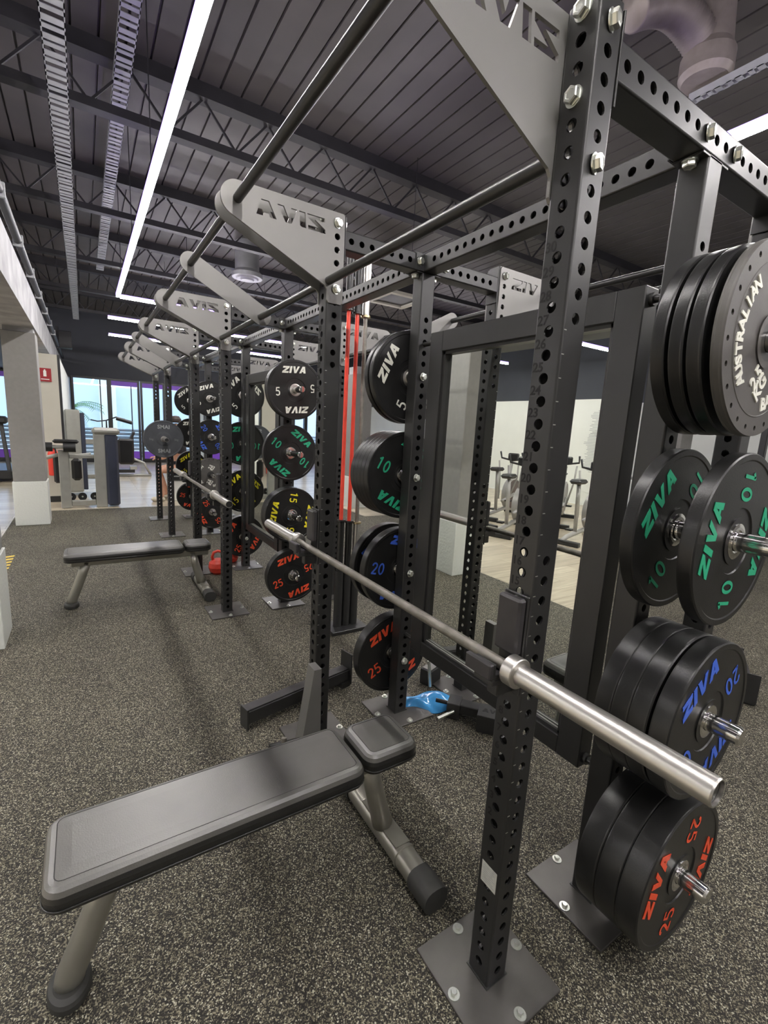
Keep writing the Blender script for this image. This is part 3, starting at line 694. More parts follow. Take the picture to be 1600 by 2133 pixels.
# Q5 near
g = 'bumper plates on the near side of the fifth storage post'
y = PY[4]
put(ziva_plate(5), XM, y - .06, HZ[0] + Z0, 18, 'small looking black plate with white 5, between the two middle uprights', g)
put(ziva_plate(20), XM, y - .11, HZ[1] + Z0, -58, 'black plate with blue 20 between the two middle uprights', g)
put(oz(), XM, y - .05, HZ[2] + Z0, 0, 'black plate with a ring of white letters above the second barbell', g)
put(ziva_plate(25), XM, y - .12, HZ[3] + Z0, -62, 'black plate with red 25 between the two middle uprights near the floor', g)
# Q6 far
g = 'bumper plates on the farthest storage post'
y = PY[5] + U + .05
for kg, z, rot, l in ((5, 0, 40, 'farthest black plate with white 5, upper one'), (5, 1, 5, 'farthest black plate with white 5, lower one beside the charcoal plate'), (15, 2, 35, 'farthest black plate with yellow lettering'), (25, 3, -15, 'farthest black plate with red 25')):
    put(ziva_plate(kg), XM, y, HZ[z] + Z0, rot, l, g)

# ------------------------------------------------------------------ barbells
def barbell(x, z, yn, yf, cn_, cf, lab, root=None):
    o = MB(); 
    b = empty('barbell', (x, (yn + yf) / 2, z)); tag(b, lab, 'barbell', 'steel barbells resting in the racks'); yc = (yn + yf) / 2
    MB().cyl((0, cn_ - yc, 0), (0, cf - yc, 0), .0142, M['shaft'], 24).build('shaft', b)
    for (e, c, s) in ((yn - yc, cn_ - yc, 1), (yf - yc, cf - yc, -1)):
        m = MB(); d = abs(e - c)
        TT = frame((0, c, 0), (1, 0, 0), (0, 0, 1)) if s > 0 else frame((0, c, 0), (-1, 0, 0), (0, 0, 1))
        # local z of frame = ex x ey : (1,0,0)x(0,0,1) = (0,-1,0)
        m.lathe([(.0143, -.004), (.022, -.004), (.034, .000), (.0365, .002), (.0365, .030), (.0345, .032), (.0255, .034), (.0255, .036)], M['sleeve'], TT, 36)
        m.lathe([(.0250, .034), (.0250, d - .003), (.0238, d), (.0215, d), (.0215, d - .006)], M['sleeve'], TT, 36)
        m.build('sleeve', b)
        k = MB(); k.lathe([(.0215, d - .006), (.019, d - .009), (.017, d - .006), (.004, d - .006), (0, d - .006)], M['powder_low'], TT, 24)
        k.build('end_cap', b)
    return b
barbell(-.055, .999, -.437, 1.712, -.004, 1.292, 'steel barbell across the nearest rack, end pointing at the camera')
barbell(-.055, .965, 2.535, 4.80, 2.99, 4.30, 'steel barbell across the second rack')
barbell(-.055, 1.262, 5.36, 7.45, 5.76, 7.05, 'loaded barbell across the farthest rack')
# charcoal plates on far barbell
def smai_plate():
    m = MB(); TF = Matrix(((1, 0, 0, 0), (0, 0, -1, 0), (0, 1, 0, 0), (0, 0, 0, 1))); t = .055
    m.lathe([(.0255, 0), (.07, 0), (.09, -.003), (.205, -.003), (.212, 0), (.222, 0), (.226, -.005), (.226, -t + .005), (.222, -t), (.0255, -t)], M['smai'], TF, 60)
    for a in (0,):
        for yy in (.145, -.145):
            v, f = text('SMAI', .062, .0008, .002, space=1.05); m.add(v, f, M['ink_grey'], TF @ T(0, yy, -.002))
    for sx_ in (-1, 1):
        v, f = text('5kg', .034, .0005, .0003); m.add(v, f, M['ink_faint'], TF @ T(sx_ * .14, -.005, -.0022))
    o = m.build('weight_plate'); h = MB(); h.lathe([(.0253, -t), (.0253, .002), (.036, .002), (.036, -t)], M['sleeve'], TF, 28); h.build('hub', o); return o
s1 = smai_plate(); put(s1, -.055, 5.60, 1.262, 0, 'charcoal plate with pale grey lettering on the near end of the farthest barbell', 'charcoal plates on the farthest barbell')

# ------------------------------------------------------------------ J-cups (holding the barbells)
def jcup(y, zb, lab, copy_of=None):
    if copy_of: r = copy_tree(copy_of); r.location = (0, y, zb); tag(r, lab); return r
    r = empty('j_cup', (0, y, zb)); tag(r, lab, 'j-cup', 'j-cups bolted on the front uprights')
    b = MB(); b.box(-.008, -.001, .0, .075, -.09, .165, M['powder_low'], None, .002)      # back plate on the upright
    b.box(-.095, -.001, .006, .069, -.045, -.030, M['powder_low'], None, .002)          # shelf
    b.box(-.095, -.086, .006, .069, -.030, .012, M['powder_low'], None, .002)          # front lip
    b.box(-.060, -.001, .020, .055, -.088, -.045, M['powder_low'], None, .003)
    b.build('bracket', r)
    MB().box(-.033, -.008, .002, .073, .018, .160, M['uhmw'], None, .006).build('back_pad', r)
    MB().box(-.086, -.008, .006, .069, -.030, -.0145, M['uhmw'], None, .002).box(-.110, -.095, .004, .088, -.024, .014, M['uhmw'], None, .003).build('rest_pad', r)
    MB().cyl((-.012, .0375, .150), (.03, .0375, .150), .009, M['bolt'], 12).build('locking_pin', r)
    return r
j1 = jcup(PY[0] + .002, .999, 'black j-cup on the nearest numbered upright under the barbell collar')
jcup(PY[1], .999, 'black j-cup on the second upright under the far end of the near barbell', j1)
jcup(PY[2], .965, 'black j-cup under the near end of the second barbell', j1)
jcup(PY[3], .965, 'black j-cup under the far end of the second barbell', j1)
jcup(PY[4], 1.262, 'black j-cup holding the near end of the farthest barbell', j1)
jcup(PY[5], 1.262, 'black j-cup holding the far end of the farthest barbell', j1)

# ------------------------------------------------------------------ benches
def pad_mesh(x0, x1, y0, y1, z0, z1, r, taper=0.0):
    """upholstered pad: rounded-corner slab with soft edge"""
    m = MB(); N = 7
    def ring(ins, z):
        pts = []; rr = max(r - ins, .004); X0, X1, Y0, Y1 = x0 + ins, x1 - ins, y0 + ins, y1 - ins
        for cx, cy, a in ((X1 - rr, Y1 - rr, 0), (X0 + rr, Y1 - rr, pi / 2), (X0 + rr, Y0 + rr, pi), (X1 - rr, Y0 + rr, 1.5 * pi)):
            for k in range(N): t = a + (pi / 2) * k / (N - 1); pts.append((cx + rr * cos(t), cy + rr * sin(t), z))
        return pts
    H_ = z1 - z0
    lv = [(.012, z0, 1), (.002, z0 + .006, 1), (0, z0 + .015, 1), (0, z0 + .018, 1), (-.002, z0 + H_ * .5, 1), (.001, z1 - .024, 1), (.006, z1 - .012, 0), (.014, z1 - .0045, 0), (.025, z1 - .0006, 0), (.0262, z1 - .0016, 0), (.0275, z1 - .0004, 0), (.06, z1 + .0012, 0)]
    rings = [ring(a, z) for a, z, _ in lv]; n = len(rings[0]); V = [p for R_ in rings for p in R_]
    for j in range(len(lv) - 1):
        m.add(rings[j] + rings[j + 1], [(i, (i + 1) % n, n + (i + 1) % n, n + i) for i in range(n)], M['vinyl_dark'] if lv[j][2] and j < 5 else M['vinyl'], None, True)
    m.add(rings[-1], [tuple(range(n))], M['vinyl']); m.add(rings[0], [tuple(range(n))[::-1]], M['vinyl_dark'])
    # welt piping
    for z, ins in ((z0 + .017, -.0015), ):
        rg = ring(ins, z); m.tube(rg + [rg[0], rg[1]], .0025, M['vinyl_dark'], 6)
    # seam stitching line
    rg = ring(.0262, z1 - .0006); m.tube(rg + [rg[0], rg[1]], .0008, M['thread'], 5)
    return m
def bench(loc, lab):
    b = empty('flat_bench', loc); tag(b, lab, 'bench', 'flat benches standing in the racks')
    pad_mesh(-1.02, -.165, -.128, .128, .395, .468, .045).build('back_pad', b)
    pad_mesh(-.150, .060, -.105, .105, .395, .468, .045).build('head_pad', b)
    f = MB(); f.box(-.98, .05, -.03, .03, .340, .396, M['bench_metal'], None, .008)
    f.box(-.75, -.71, -.10, .10, .385, .396, M['bench_metal'], None, .003).box(-.30, -.26, -.10, .10, .385, .396, M['bench_metal'], None, .003).box(-.05, -.01, -.08, .08, .385, .396, M['bench_metal'], None, .003); f.build('frame_rail', b)
    # front leg
    l = MB(); l.tube([(-.872, 0, .37), (-.91, .006, .26), (-.95, .014, .15), (-.985, .02, .06), (-.99, .022, .030)], .04, M['bench_metal'], 18, [.034, .034, .035, .036, .037]); fl_ = l.build('leg', b)
    s = MB(); TT = T(-.99, .024, 0) @ Matrix.Diagonal((.86, 1.15, 1, 1)); s.lathe([(0, 0), (.056, 0), (.060, .006), (.060, .022), (.056, .032), (.046, .040), (0, .040)], M['foot_rubber'], TT, 28); s.build('rubber_foot', fl_)
    # rear leg and cross foot
    l = MB(); l.tube([(-.085, 0, .37), (-.06, 0, .26), (-.028, 0, .14), (-.012, 0, .085)], .03, M['bench_metal'], 18, [.034, .034, .036, .040]); l.build('leg', b)
    c = MB(); 
    def oval(y0, y1, mat, g=0.0):
        n = 20; A = [(.0 + (.040 + g) * (abs(cos(t)) ** .7) * (1 if cos(t) > 0 else -1), .047 + (.036 + g) * (abs(sin(t)) ** .8) * (1 if sin(t) > 0 else -1)) for t in [2 * pi * i / n for i in range(n)]]
        c.add([(x, y0, z) for x, z in A] + [(x, y1, z) for x, z in A], [(i, (i + 1) % n, n + (i + 1) % n, n + i) for i in range(n)], mat, None, True)
        c.add([(x, y0, z) for x, z in A], [tuple(range(n))], mat); c.add([(x, y1, z) for x, z in A], [tuple(range(n))[::-1]], mat)
    oval(-.28, .28, M['bench_metal']); cr = c.build('cross_foot', b)
    c = MB(); oval(-.315, -.215, M['foot_rubber'], .006); c.build('rubber_foot', cr); c = MB(); oval(.215, .315, M['foot_rubber'], .006); c.build('rubber_foot', cr)
    c = MB(); oval(-.135, -.125, M['bench_metal'], .004); c.box(-.03, .03, -.12, .12, .080, .086, M['bench_metal']); c.build('collar_plate', cr)
    return b
b1 = bench((.012, .557, 0), 'dark grey vinyl flat bench in the foreground, fully in view')
b2 = copy_tree(b1); b2.location = (-.035, 3.56, 0); tag(b2, 'farther dark vinyl flat bench beyond the foreground one, left of the third upright')

# ------------------------------------------------------------------ vertical barbells and holder
hz = MB(); hz.box(.60, .90, 2.19, 2.40, 0, .03, M['powder'], None, .003)
for X in (.69, .757, .823): hz.lathe([(.033, .03), (.033, .47), (.031, .47), (.031, .03)], M['powder_low'], T(X, 2.298, 0), 20)
tag(hz.build('barbell_stand'), 'black floor holder with tubes under the upright barbells', 'barbell holder')
for k, (X, mt, sl, co, lab) in enumerate(((.69, 'bar_red', 'bar_black', 'bar_black', 'upright barbell with a red shaft, left of the two red ones'), (.757, 'bar_red', 'bar_black', 'bar_black', 'upright barbell with a red shaft, right of the two red ones'), (.823, 'shaft', 'sleeve', 'brass', 'upright barbell with a plain steel shaft and brass collar'))):
    b = empty('barbell', (X, 2.298, .05)); tag(b, lab, 'barbell', 'barbells stored upright')
    zc = .86 - .05 - k * .012
    MB().cyl((0, 0, zc), (0, 0, zc + 1.45), .0142, M[mt], 16).build('shaft', b)
    for s in (0, 1):
        a, c = (zc, .0) if s == 0 else (zc + 1.45, zc + 1.45 + .43)
        TT = T(0, 0, a) if s else T(0, 0, a) @ Rx(pi); d = abs(c - a)
        MB().lathe([(0, 0), (.034, 0), (.034, .012), (.0250, .016), (.0250, d), (0, d)], M[sl], TT, 24, mats=[M[co], M[co], M[co], M[sl], M[sl]]).build('sleeve', b)

# ------------------------------------------------------------------ floor accessories
def spotter(name_loc, rz, lab):
    r = empty('spotter_arm', name_loc, rz); tag(r, lab, 'spotter arm', 'spotter arms set down on the floor')
    a = MB(); a.box(0, .66, -.035, .035, .03, .10, M['powder_low'], None, .003); a.box(.002, .655, -.030, .030, .10, .108, M['uhmw'], None, .001); a.build('arm', r)
    MB().box(-.01, .0, -.037, .037, 0, .112, M['powder_low'], None, .001).build('end_plate', r)
    MB().box(.66, .668, -.05, .05, .01, .20, M['powder_low'], None, .001).box(.60, .66, -.045, .045, .0, .03, M['powder_low']).build('mounting_plate', r)
    return r
sp = spotter((-.252, 1.46, 0), radians(12), 'black spotter arm lying behind the second upright')
s2 = copy_tree(sp); s2.location = (3.05, .55, 0); s2.rotation_euler = (0, 0, radians(205)); tag(s2, 'black spotter arm on the floor at the right edge')
# leaning arm by second upright
r = empty('spotter_arm', (-.12, 1.10, 0)); tag(r, 'grey topped spotter arm standing upright against the second upright', 'spotter arm', 'spotter arms set down on the floor')
a = MB(); a.add(*sheet([(0, .06), (.10, .06), (.095, .46), (.06, .46)], [], .07), M['gusset'], frame((0, 0, 0), (1, 0, 0), (0, 0, 1))); a.build('arm', r)
MB().box(-.03, .14, -.05, .05, 0, .07, M['powder_low'], None, .003).build('foot_block', r)
MB().cyl((-.14, -.03, .15), (0, -.03, .135), .011, M['bar_black'], 12).cyl((-.09, -.06, .04), (-.075, -.03, .17), .012, M['shaft'], 12).build('pin', r)
# bracket with lettering near second column base
r = empty('rack_attachment', (.86, .93, 0), radians(-52)); tag(r, 'black rack attachment with raised lettering beside the blue bag', 'rack attachment')
MB().box(-.17, .17, -.035, .035, .03, .085, M['powder_low'], None, .004).box(-.17, -.10, -.05, .05, 0, .09, M['powder_low'], None, .003).build('body', r)
MB().box(.0, .16, -.10, .02, .085, .095, M['powder_low'], None, .002).box(.0, .16, -.10, -.09, .0, .085, M['powder_low']).build('channel', r)
v, f = word_mesh('AVIS', .030, .001, shear=0, gap=.15); MB().add(v, f, M['etch'], T(.08, -.04, .0955)).build('lettering', r)
MB().cyl((-.24, .0, .06), (-.15, 0, .06), .011, M['bar_black'], 12).cyl((-.20, -.12, .03), (-.13, -.05, .05), .009, M['bolt'], 12).build('pin', r)
r = empty('rack_attachment', (.87, 1.37, 0), radians(20)); tag(r, 'small grey bracket standing behind the blue bag', 'rack attachment')
MB().box(-.06, .06, -.04, .04, 0, .10, M['powder_low'], None, .004).box(-.05, .05, -.03, .03, .10, .104, M['gusset']).build('body', r)
MB().cyl((-.08, -.05, .02), (-.065, -.02, .17), .010, M['bolt'], 10).build('pin', r)
# blue bag
m = MB(); nx, ny = 28, 14; V = []
for j in range(ny + 1):
    for i in range(nx + 1):
        u, v_ = i / nx * 2 - 1, j / ny * 2 - 1
        wv = .075 * (1 + .35 * cos(u * 4.5)) ; x = u * .17; y = v_ * wv
        z = .004 + max(0, (1 - u ** 4) * (1 - v_ ** 4)) * (.038 + .012 * sin(u * 5 + v_ * 2) + .008 * cos(v_ * 4 - u * 3))
        V.append((x, y, z))
m.add(V, [(j * (nx + 1) + i, j * (nx + 1) + i + 1, (j + 1) * (nx + 1) + i + 1, (j + 1) * (nx + 1) + i) for j in range(ny) for i in range(nx)], M['blue_bag'], None, True)
m.add([(x, y, .001) for x, y, z in V], [((j + 1) * (nx + 1) + i, (j + 1) * (nx + 1) + i + 1, j * (nx + 1) + i + 1, j * (nx + 1) + i) for j in range(ny) for i in range(nx)], M['blue_bag'])
o = m.build('blue_bag', None, (.735, 1.175, 0)); o.rotation_euler = (0, 0, radians(-28)); tag(o, 'glossy crumpled blue bag on the floor behind the second storage post', 'bag')
# kettlebells
def kettlebell(loc, s, lab):
    m = MB(); m.lathe([(0, 0), (.055 * s, 0), (.085 * s, .03 * s), (.100 * s, .08 * s), (.092 * s, .13 * s), (.06 * s, .165 * s), (0, .175 * s)], M['red_iron'], None, 28)
    o = m.build('kettlebell', None, loc); tag(o, lab, 'kettlebell', 'red kettlebells by the second bench')
    MB().tube([(-.05 * s, 0, .15 * s), (-.06 * s, 0, .20 * s), (-.045 * s, 0, .245 * s), (0, 0, .26 * s), (.045 * s, 0, .245 * s), (.06 * s, 0, .20 * s), (.05 * s, 0, .15 * s)], .016 * s, M['red_iron'], 12).build('handle', o)
    return o
kettlebell((.20, 4.0, 0), .9, 'red kettlebell left of the third upright')
kettlebell((.42, 4.33, 0), .72, 'red kettlebell just right of the third upright')
# floor tape
m = MB()
for k in range(5):
    y0 = 4.84 + k * .115
    m.add([(-1.70, y0, .0015), (-1.56, y0 + .05, .0015), (-1.56, y0 + .11, .0015), (-1.70, y0 + .06, .0015)], [(0, 1, 2, 3)], M['tape_yellow'])
tag(m.build('floor_tape'), 'yellow and black hazard tape on the floor at the left edge', 'floor tape')

# ------------------------------------------------------------------ fire signs etc
m = MB(); m.box(-1.45, -1.28, 8.880, 8.889, 1.99, 2.20, M['sign_red']); o = m.build('fire_sign'); tag(o, 'dark red fire extinguisher sign with a white symbol on the cream wall', 'sign')
MB().box(-1.385, -1.345, 8.876, 8.880, 2.07, 2.16, M['sign_white']).box(-1.375, -1.355, 8.876, 8.88, 2.16, 2.18, M['sign_white']).box(-1.42, -1.31, 8.876, 8.88, 2.02, 2.032, M['sign_white']).build('symbol', o)
m = MB(); m.lathe([(0, 0), (.07, 0), (.075, .02), (.075, .36), (.05, .42), (.02, .45), (0, .45)], M['fire_red'], T(-1.33, 8.78, .47), 20); o = m.build('fire_extinguisher'); tag(o, 'red fire extinguisher on the cream wall behind the machine', 'fire extinguisher')
MB().box(-1.35, -1.29, 8.74, 8.80, .92, .97, M['blackpl']).cyl((-1.30, 8.72, .95), (-1.25, 8.70, .62), .012, M['blackpl'], 8).build('valve', o)
MB().box(-1.38, -1.28, 8.86, 8.90, .46, .80, M['blackpl']).build('bracket', o)
# speaker
o = MB().box(-1.28, -1.02, 13.2, 13.55, 3.02, 3.40, M['blackpl'], None, .01).build('speaker'); tag(o, 'black wall speaker beside the concrete beam', 'speaker'); MB().box(-1.33, -1.27, 13.3, 13.45, 3.0, 3.5, M['blackpl']).build('bracket', o)
# ceiling duct, diffusers
r = empty('flexible_duct', (2.5, 1.35, 4.05)); tag(r, 'dusty ribbed flexible duct bending down from the roof at the upper right', 'duct')
pts = [(.02 + .62 * t, -.02 - .12 * t, .12 * sin(t * 3.0) + .15) for t in [i / 60 for i in range(61)]]
MB().tube([(x - .35, y + .12, z) for x, y, z in pts], .12, M['duct'], 20, [.10 + .012 * (i % 2) for i in range(61)]).build('hose', r)
MB().lathe([(0, -.10), (.14, -.10), (.165, -.06), (.165, .05), (.14, .10), (.12, .35), (0, .35)], M['duct'], T(.36, -.04, .05), 28).build('collar', r)
o = MB().lathe([(0, 0), (.10, 0), (.12, .02), (.17, .02), (.19, .04), (.25, .04), (.26, .10), (.20, .16), (.20, .64), (0, .64)], M['tray'], T(1.619, 7.868, 3.9), 30).build('air_diffuser'); tag(o, 'round white air diffuser under the second roof truss', 'air diffuser')
m = MB()
for (a, b, c, d) in ((-.42, .42, -.42, -.32), (-.42, .42, .32, .42), (-.42, -.32, -.32, .32), (.32, .42, -.32, .32)): m.box(a, b, c, d, 0, .05, M['cream'])
m.box(-.32, .32, -.32, .32, .03, .3, M['truss']); o = m.build('air_cassette', None, (4.1, 6.95, 3.85)); tag(o, 'square white air conditioning cassette under the roof behind the second post', 'air conditioner')

# ------------------------------------------------------------------ machines far left
def box_part(name, parent, boxes, mat, bev=.01):
    m = MB()
    for b in boxes: m.box(*b, mat, None, bev)
    return m.build(name, parent)
r = empty('cable_machine', (0, 0, 0)); tag(r, 'silver weight stack machine with a navy shroud standing beyond the rubber floor', 'exercise machine')
box_part('post', r, [(-1.24, -1.10, 8.2, 8.3, 0.0, .93)], M['silver'])
box_part('post', r, [(-.76, -.60, 8.2, 8.36, 0, 1.21)], M['silver'])
MB().box(-.775, -.38, 8.16, 8.46, 1.19, 1.30, M['silver'], None, .04).build('top_cap', r)
MB().box(-.60, -.415, 8.18, 8.44, .02, 1.20, M['navy'], None, .03).build('shroud', r)
box_part('base_rail', r, [(-1.10, -.76, 8.22, 8.30, .03, .12)], M['silver'])
box_part('cross_tube', r, [(-1.10, -.76, 8.22, 8.27, .80, .86)], M['silver'])
MB().cyl((-1.42, 8.15, .98), (-1.30, 8.15, .98), .07, M['blackpl'], 20).build('roller_pad', r)
MB().cyl((-1.16, 8.12, .98), (-1.0, 8.12, .98), .075, M['blackpl'], 20).build('roller_pad', r)
MB().cyl((-1.40, 8.15, .98), (-1.0, 8.15, .98), .025, M['silver'], 12).build('roller_axle', r)
MB().tube([(-1.4, 8.3, .80), (-1.2, 8.35, .86), (-1.05, 8.35, .82), (-.8, 8.35, .86)], .03, M['silver'], 10).build('arm', r)
MB().box(-1.32, -1.22, 8.4, 8.46, .38, .86, M['blackpl'], None, .04).build('back_pad', r)
MB().box(-1.08, -.94, 8.4, 8.48, .42, .78, M['blackpl'], None, .05).build('seat_pad', r)
MB().box(-1.30, -.95, 8.08, 8.20, 1.04, 1.10, M['blackpl'], None, .03).build('chest_pad', r)
for x in (-1.10, -.95, -.78): MB().cyl((x, 8.30, .17), (x, 8.36, .17), .062, M['blackpl'], 20).cyl((x, 8.295, .17), (x, 8.30, .17), .014, M['bolt'], 10).build('roller', r)
MB().tube([(-.56, 8.3, 1.30), (-.56, 8.3, 1.42), (-.42, 8.25, 1.48), (-.30, 8.2, 1.45)], .012, M['blackpl'], 8).tube([(-.56, 8.3, 1.42), (-.68, 8.3, 1.40), (-.78, 8.3, 1.42)], .010, M['blackpl'], 8).build('cable_arm', r)
MB().cyl((-.42, 8.2, 1.46), (-.20, 8.15, 1.40), .03, M['blackpl'], 12).build('handle_grip', r)
MB().box(-.40, -.16, 8.5, 8.62, .68, 1.12, M['blackpl'], None, .03).build('rear_pad', r)
r = empty('weight_tower', (0, 0, 0)); tag(r, 'taller grey weight tower with a blue side just behind the silver machine', 'exercise machine')
box_part('body', r, [(-1.16, -.93, 9.6, 9.9, .06, 1.57)], M['silver'], .02); box_part('side_panel', r, [(-.93, -.86, 9.62, 9.88, .1, 1.52)], M['navy']); box_part('frame_tube', r, [(-.93, -.5, 9.65, 9.75, .95, 1.04), (-.93, -.5, 9.65, 9.75, .30, .38)], M['silver'])
# bench by the window
r = empty('incline_bench', (0.15, 12.6, 0)); tag(r, 'silver framed incline bench in front of the louvres', 'bench')
MB().bar((-.25, 0, .50), (.02, 0, 1.12), .25, .06, M['blackpl'], (1, 0, .4), .02).build('back_pad', r)
MB().box(-.45, -.20, -.14, .14, .44, .50, M['blackpl'], None, .02).build('seat_pad', r)
MB().tube([(-.3, 0, .44), (.0, 0, .44), (.22, 0, .34), (.36, 0, .04)], .03, M['silver'], 10).tube([(-.5, 0, .03), (.38, 0, .03)], .03, M['silver'], 10).tube([(-.4, 0, .03), (-.35, 0, .44)], .03, M['silver'], 10).build('frame', r)
MB().box(-.35, 0, -.1, .1, .10, .18, M['blackpl']).box(-.1, .05, -.12, .12, .18, .26, M['silver']).build('weight_carriage', r)
# treadmill left edge
r = empty('treadmill', (-2.75, 12.6, 0)); tag(r, 'dark treadmill beyond the left pillar', 'treadmill')
MB().box(-.40, .55, -.9, .9, .06, .24, M['blackpl'], None, .02).build('deck', r)
MB().box(-.34, .48, -.85, .5, .24, .245, M['navy']).build('belt', r)
for x in (-.38, .5): MB().bar((x, -.75, .2), (x - .10, -.55, 1.25), .07, .07, M['blackpl'], (1, 0, 0), .01).build('upright_post', r)
MB().box(-.50, .52, -.75, -.45, 1.2, 1.36, M['blackpl'], None, .04).build('console', r)
# person
def skin_fig(name, verts, edges, radii, mat, parent=None, sub=2, root=0):
    me = bpy.data.meshes.new(name); me.from_pydata(verts, edges, []); me.update(); me.materials.append(mat)
    o = bpy.data.objects.new(name, me); COL.objects.link(o)
    md = o.modifiers.new('skin', 'SKIN'); md.use_smooth_shade = True
    if not me.skin_vertices: me.attributes  # layer is made with the modifier
    lay = me.skin_vertices[0] if me.skin_vertices else None
    if lay:
        for i, rr in enumerate(radii): lay.data[i].radius = (rr, rr) if not isinstance(rr, tuple) else rr; lay.data[i].use_root = (i == root)
    o.modifiers.new('sub', 'SUBSURF').levels = sub; o.modifiers['sub'].render_levels = sub
    if parent: o.parent = parent
    return o
px, py = .62, 8.75
Vv = [(0, 0, .62), (0, 0, .78), (-.02, 0, .98), (-.03, 0, 1.14), (-.04, 0, 1.24), (-.06, 0, 1.32), (-.07, 0, 1.43),       # pelvis..head 0-6
      (-.02, -.10, .60), (-.40, -.16, .56), (-.34, -.17, .10), (-.44, -.17, .05),     # near leg
      (-.02, .10, .60), (-.36, .16, .56), (-.22, .17, .10), (-.32, .17, .05),
      (-.03, -.19, 1.16), (-.10, -.24, .90), (-.30, -.20, .80), (-.36, -.19, .78),
      (-.03, .19, 1.16), (-.10, .24, .90), (-.30, .20, .80), (-.36, .19, .78)]
E_ = [(0, 1), (1, 2), (2, 3), (3, 4), (4, 5), (5, 6), (0, 7), (7, 8), (8, 9), (9, 10), (0, 11), (11, 12), (12, 13), (13, 14), (3, 15), (15, 16), (16, 17), (17, 18), (3, 19), (19, 20), (20, 21), (21, 22)]
Rr = [.13, .12, .135, .12, .055, .06, .085, .095, .062, .042, .035, .095, .062, .042, .035, .055, .042, .032, .03, .055, .042, .032, .03]
pers = skin_fig('person', Vv, E_, Rr, M['skin']); pers.location = (px, py, 0)
tag(pers, 'person seated with bare legs and beige shoes, mostly hidden behind the farthest rack', 'person')
def fig_part(name, idx, grow, mat):
    mp = {a: i for i, a in enumerate(idx)}; ee = [(mp[a], mp[b]) for a, b in E_ if a in mp and b in mp]
    return skin_fig(name, [Vv[i] for i in idx], ee, [Rr[i] + grow for i in idx], mat, pers, 2, 0)
fig_part('shirt', [1, 2, 3, 15, 19], .012, M['dark_cloth'])
fig_part('shorts', [0, 7, 11], .014, M['dark_cloth'])
MB().lathe([(0, .10), (.06, .09), (.094, .04), (.098, 0), (.09, -.03)], M['hair'], T(-.06, 0, 1.46), 20).build('hair', pers)
for yy, xx in ((-.17, -.40), (.17, -.28)):
    MB().box(xx - .13, xx + .10, yy - .045, yy + .045, .0, .085, M['beige_cloth'], None, .03).build('shoe', pers)
for s in (-1, 1):
    h = MB(); h.box(-.43, -.34, s * .19 - .035, s * .19 + .035, .765, .795, M['skin'], None, .012)
    for k in range(4): h.tube([(-.42, s * .19 - .027 + k * .018, .78), (-.465, s * .19 - .027 + k * .018, .775), (-.485 - .006 * (k in (1, 2)), s * .19 - .027 + k * .018, .755)], .008, M['skin'], 8)
    h.tube([(-.38, s * .19 - s * .035, .78), (-.415, s * .19 - s * .06, .77), (-.435, s * .19 - s * .06, .765)], .0095, M['skin'], 8); h.build('hand', pers)
o = tag(empty('plyo_seat', (px + .02, py, 0)), 'low dark seat under the seated person', 'seat'); MB().box(-.22, .22, -.22, .22, .38, .47, M['blackpl'], None, .02).build('seat_pad', o); MB().box(-.17, .17, -.17, .17, 0, .38, M['white_wall'], None, .01).build('seat_base', o)

# ------------------------------------------------------------------ exercise bikes on the left side (seen in the mirror)
def bike(loc, rz, lab, src=None):
    if src: c = copy_tree(src); c.location = loc; c.rotation_euler = (0, 0, rz); tag(c, lab); return c
    r = empty('exercise_bike', loc, rz); tag(r, lab, 'exercise bike', 'exercise bikes by the map wall')
    w = MB(); w.lathe([(.0, -.05), (.27, -.05), (.29, -.03), (.29, .03), (.27, .05), (0, .05)], M['fan_brown'], T(.45, 0, .42) @ Rx(pi / 2), 32); w.lathe([(.28, -.055), (.31, -.04), (.31, .04), (.28, .055), (.28, -.055)], M['bike_grey'], T(.45, 0, .42) @ Rx(pi / 2), 32); w.build('fan_wheel', r)
    f = MB(); f.tube([(.80, 0, .06), (.62, 0, .10), (.30, 0, .16), (-.35, 0, .10), (-.5, 0, .06)], .035, M['bike_grey'], 10); f.tube([(.45, 0, .42), (.30, 0, .75), (.36, 0, 1.02)], .03, M['bike_grey'], 10); f.tube([(-.1, 0, .14), (-.14, 0, .6), (-.17, 0, .88)], .03, M['bike_grey'], 10)
    f.tube([(.45, .06, .42), (.2, .06, .35), (.0, .06, .32)], .03, M['bike_grey'], 8); f.build('frame', r)
    for x in (.76, -.48): MB().box(x - .04, x + .04, -.26, .26, 0, .07, M['blackpl'], None, .01).build('foot_bar', r)
    MB().box(-.32, -.05, -.09, .09, .88, .95, M['blackpl'], None, .03).build('saddle', r)
    MB().tube([(.30, -.22, 1.22), (.36, -.22, 1.10), (.38, 0, 1.06), (.36, .22, 1.10), (.30, .22, 1.22)], .018, M['blackpl'], 10).build('handlebar', r)
    MB().box(.36, .46, -.10, .10, 1.06, 1.20, M['blackpl'], None, .02).build('console', r)
    for s in (-1, 1): MB().tube([(.15, s * .10, .33), (.28, s * .18, .75), (.24, s * .20, 1.05)], .016, M['bike_grey'], 8).build('lever_arm', r); MB().box(.0, .12, s * .16 - .05, s * .16 + .05, .22 + s * .1, .245 + s * .1, M['blackpl']).build('pedal', r)
    return r
bk = bike((-3.75, 4.35, 0), radians(160), 'grey fan bike nearest the rubber floor, seen in the mirror left of the nearest upright')
bike((-4.4, 3.55, 0), radians(170), 'exercise bike seen in the mirror right of the nearest upright', bk)
bike((-5.3, 4.6, 0), radians(150), 'exercise bike behind the others by the map wall', bk)
bike((-4.6, 5.4, 0), radians(165), 'exercise bike farther along the map wall', bk)
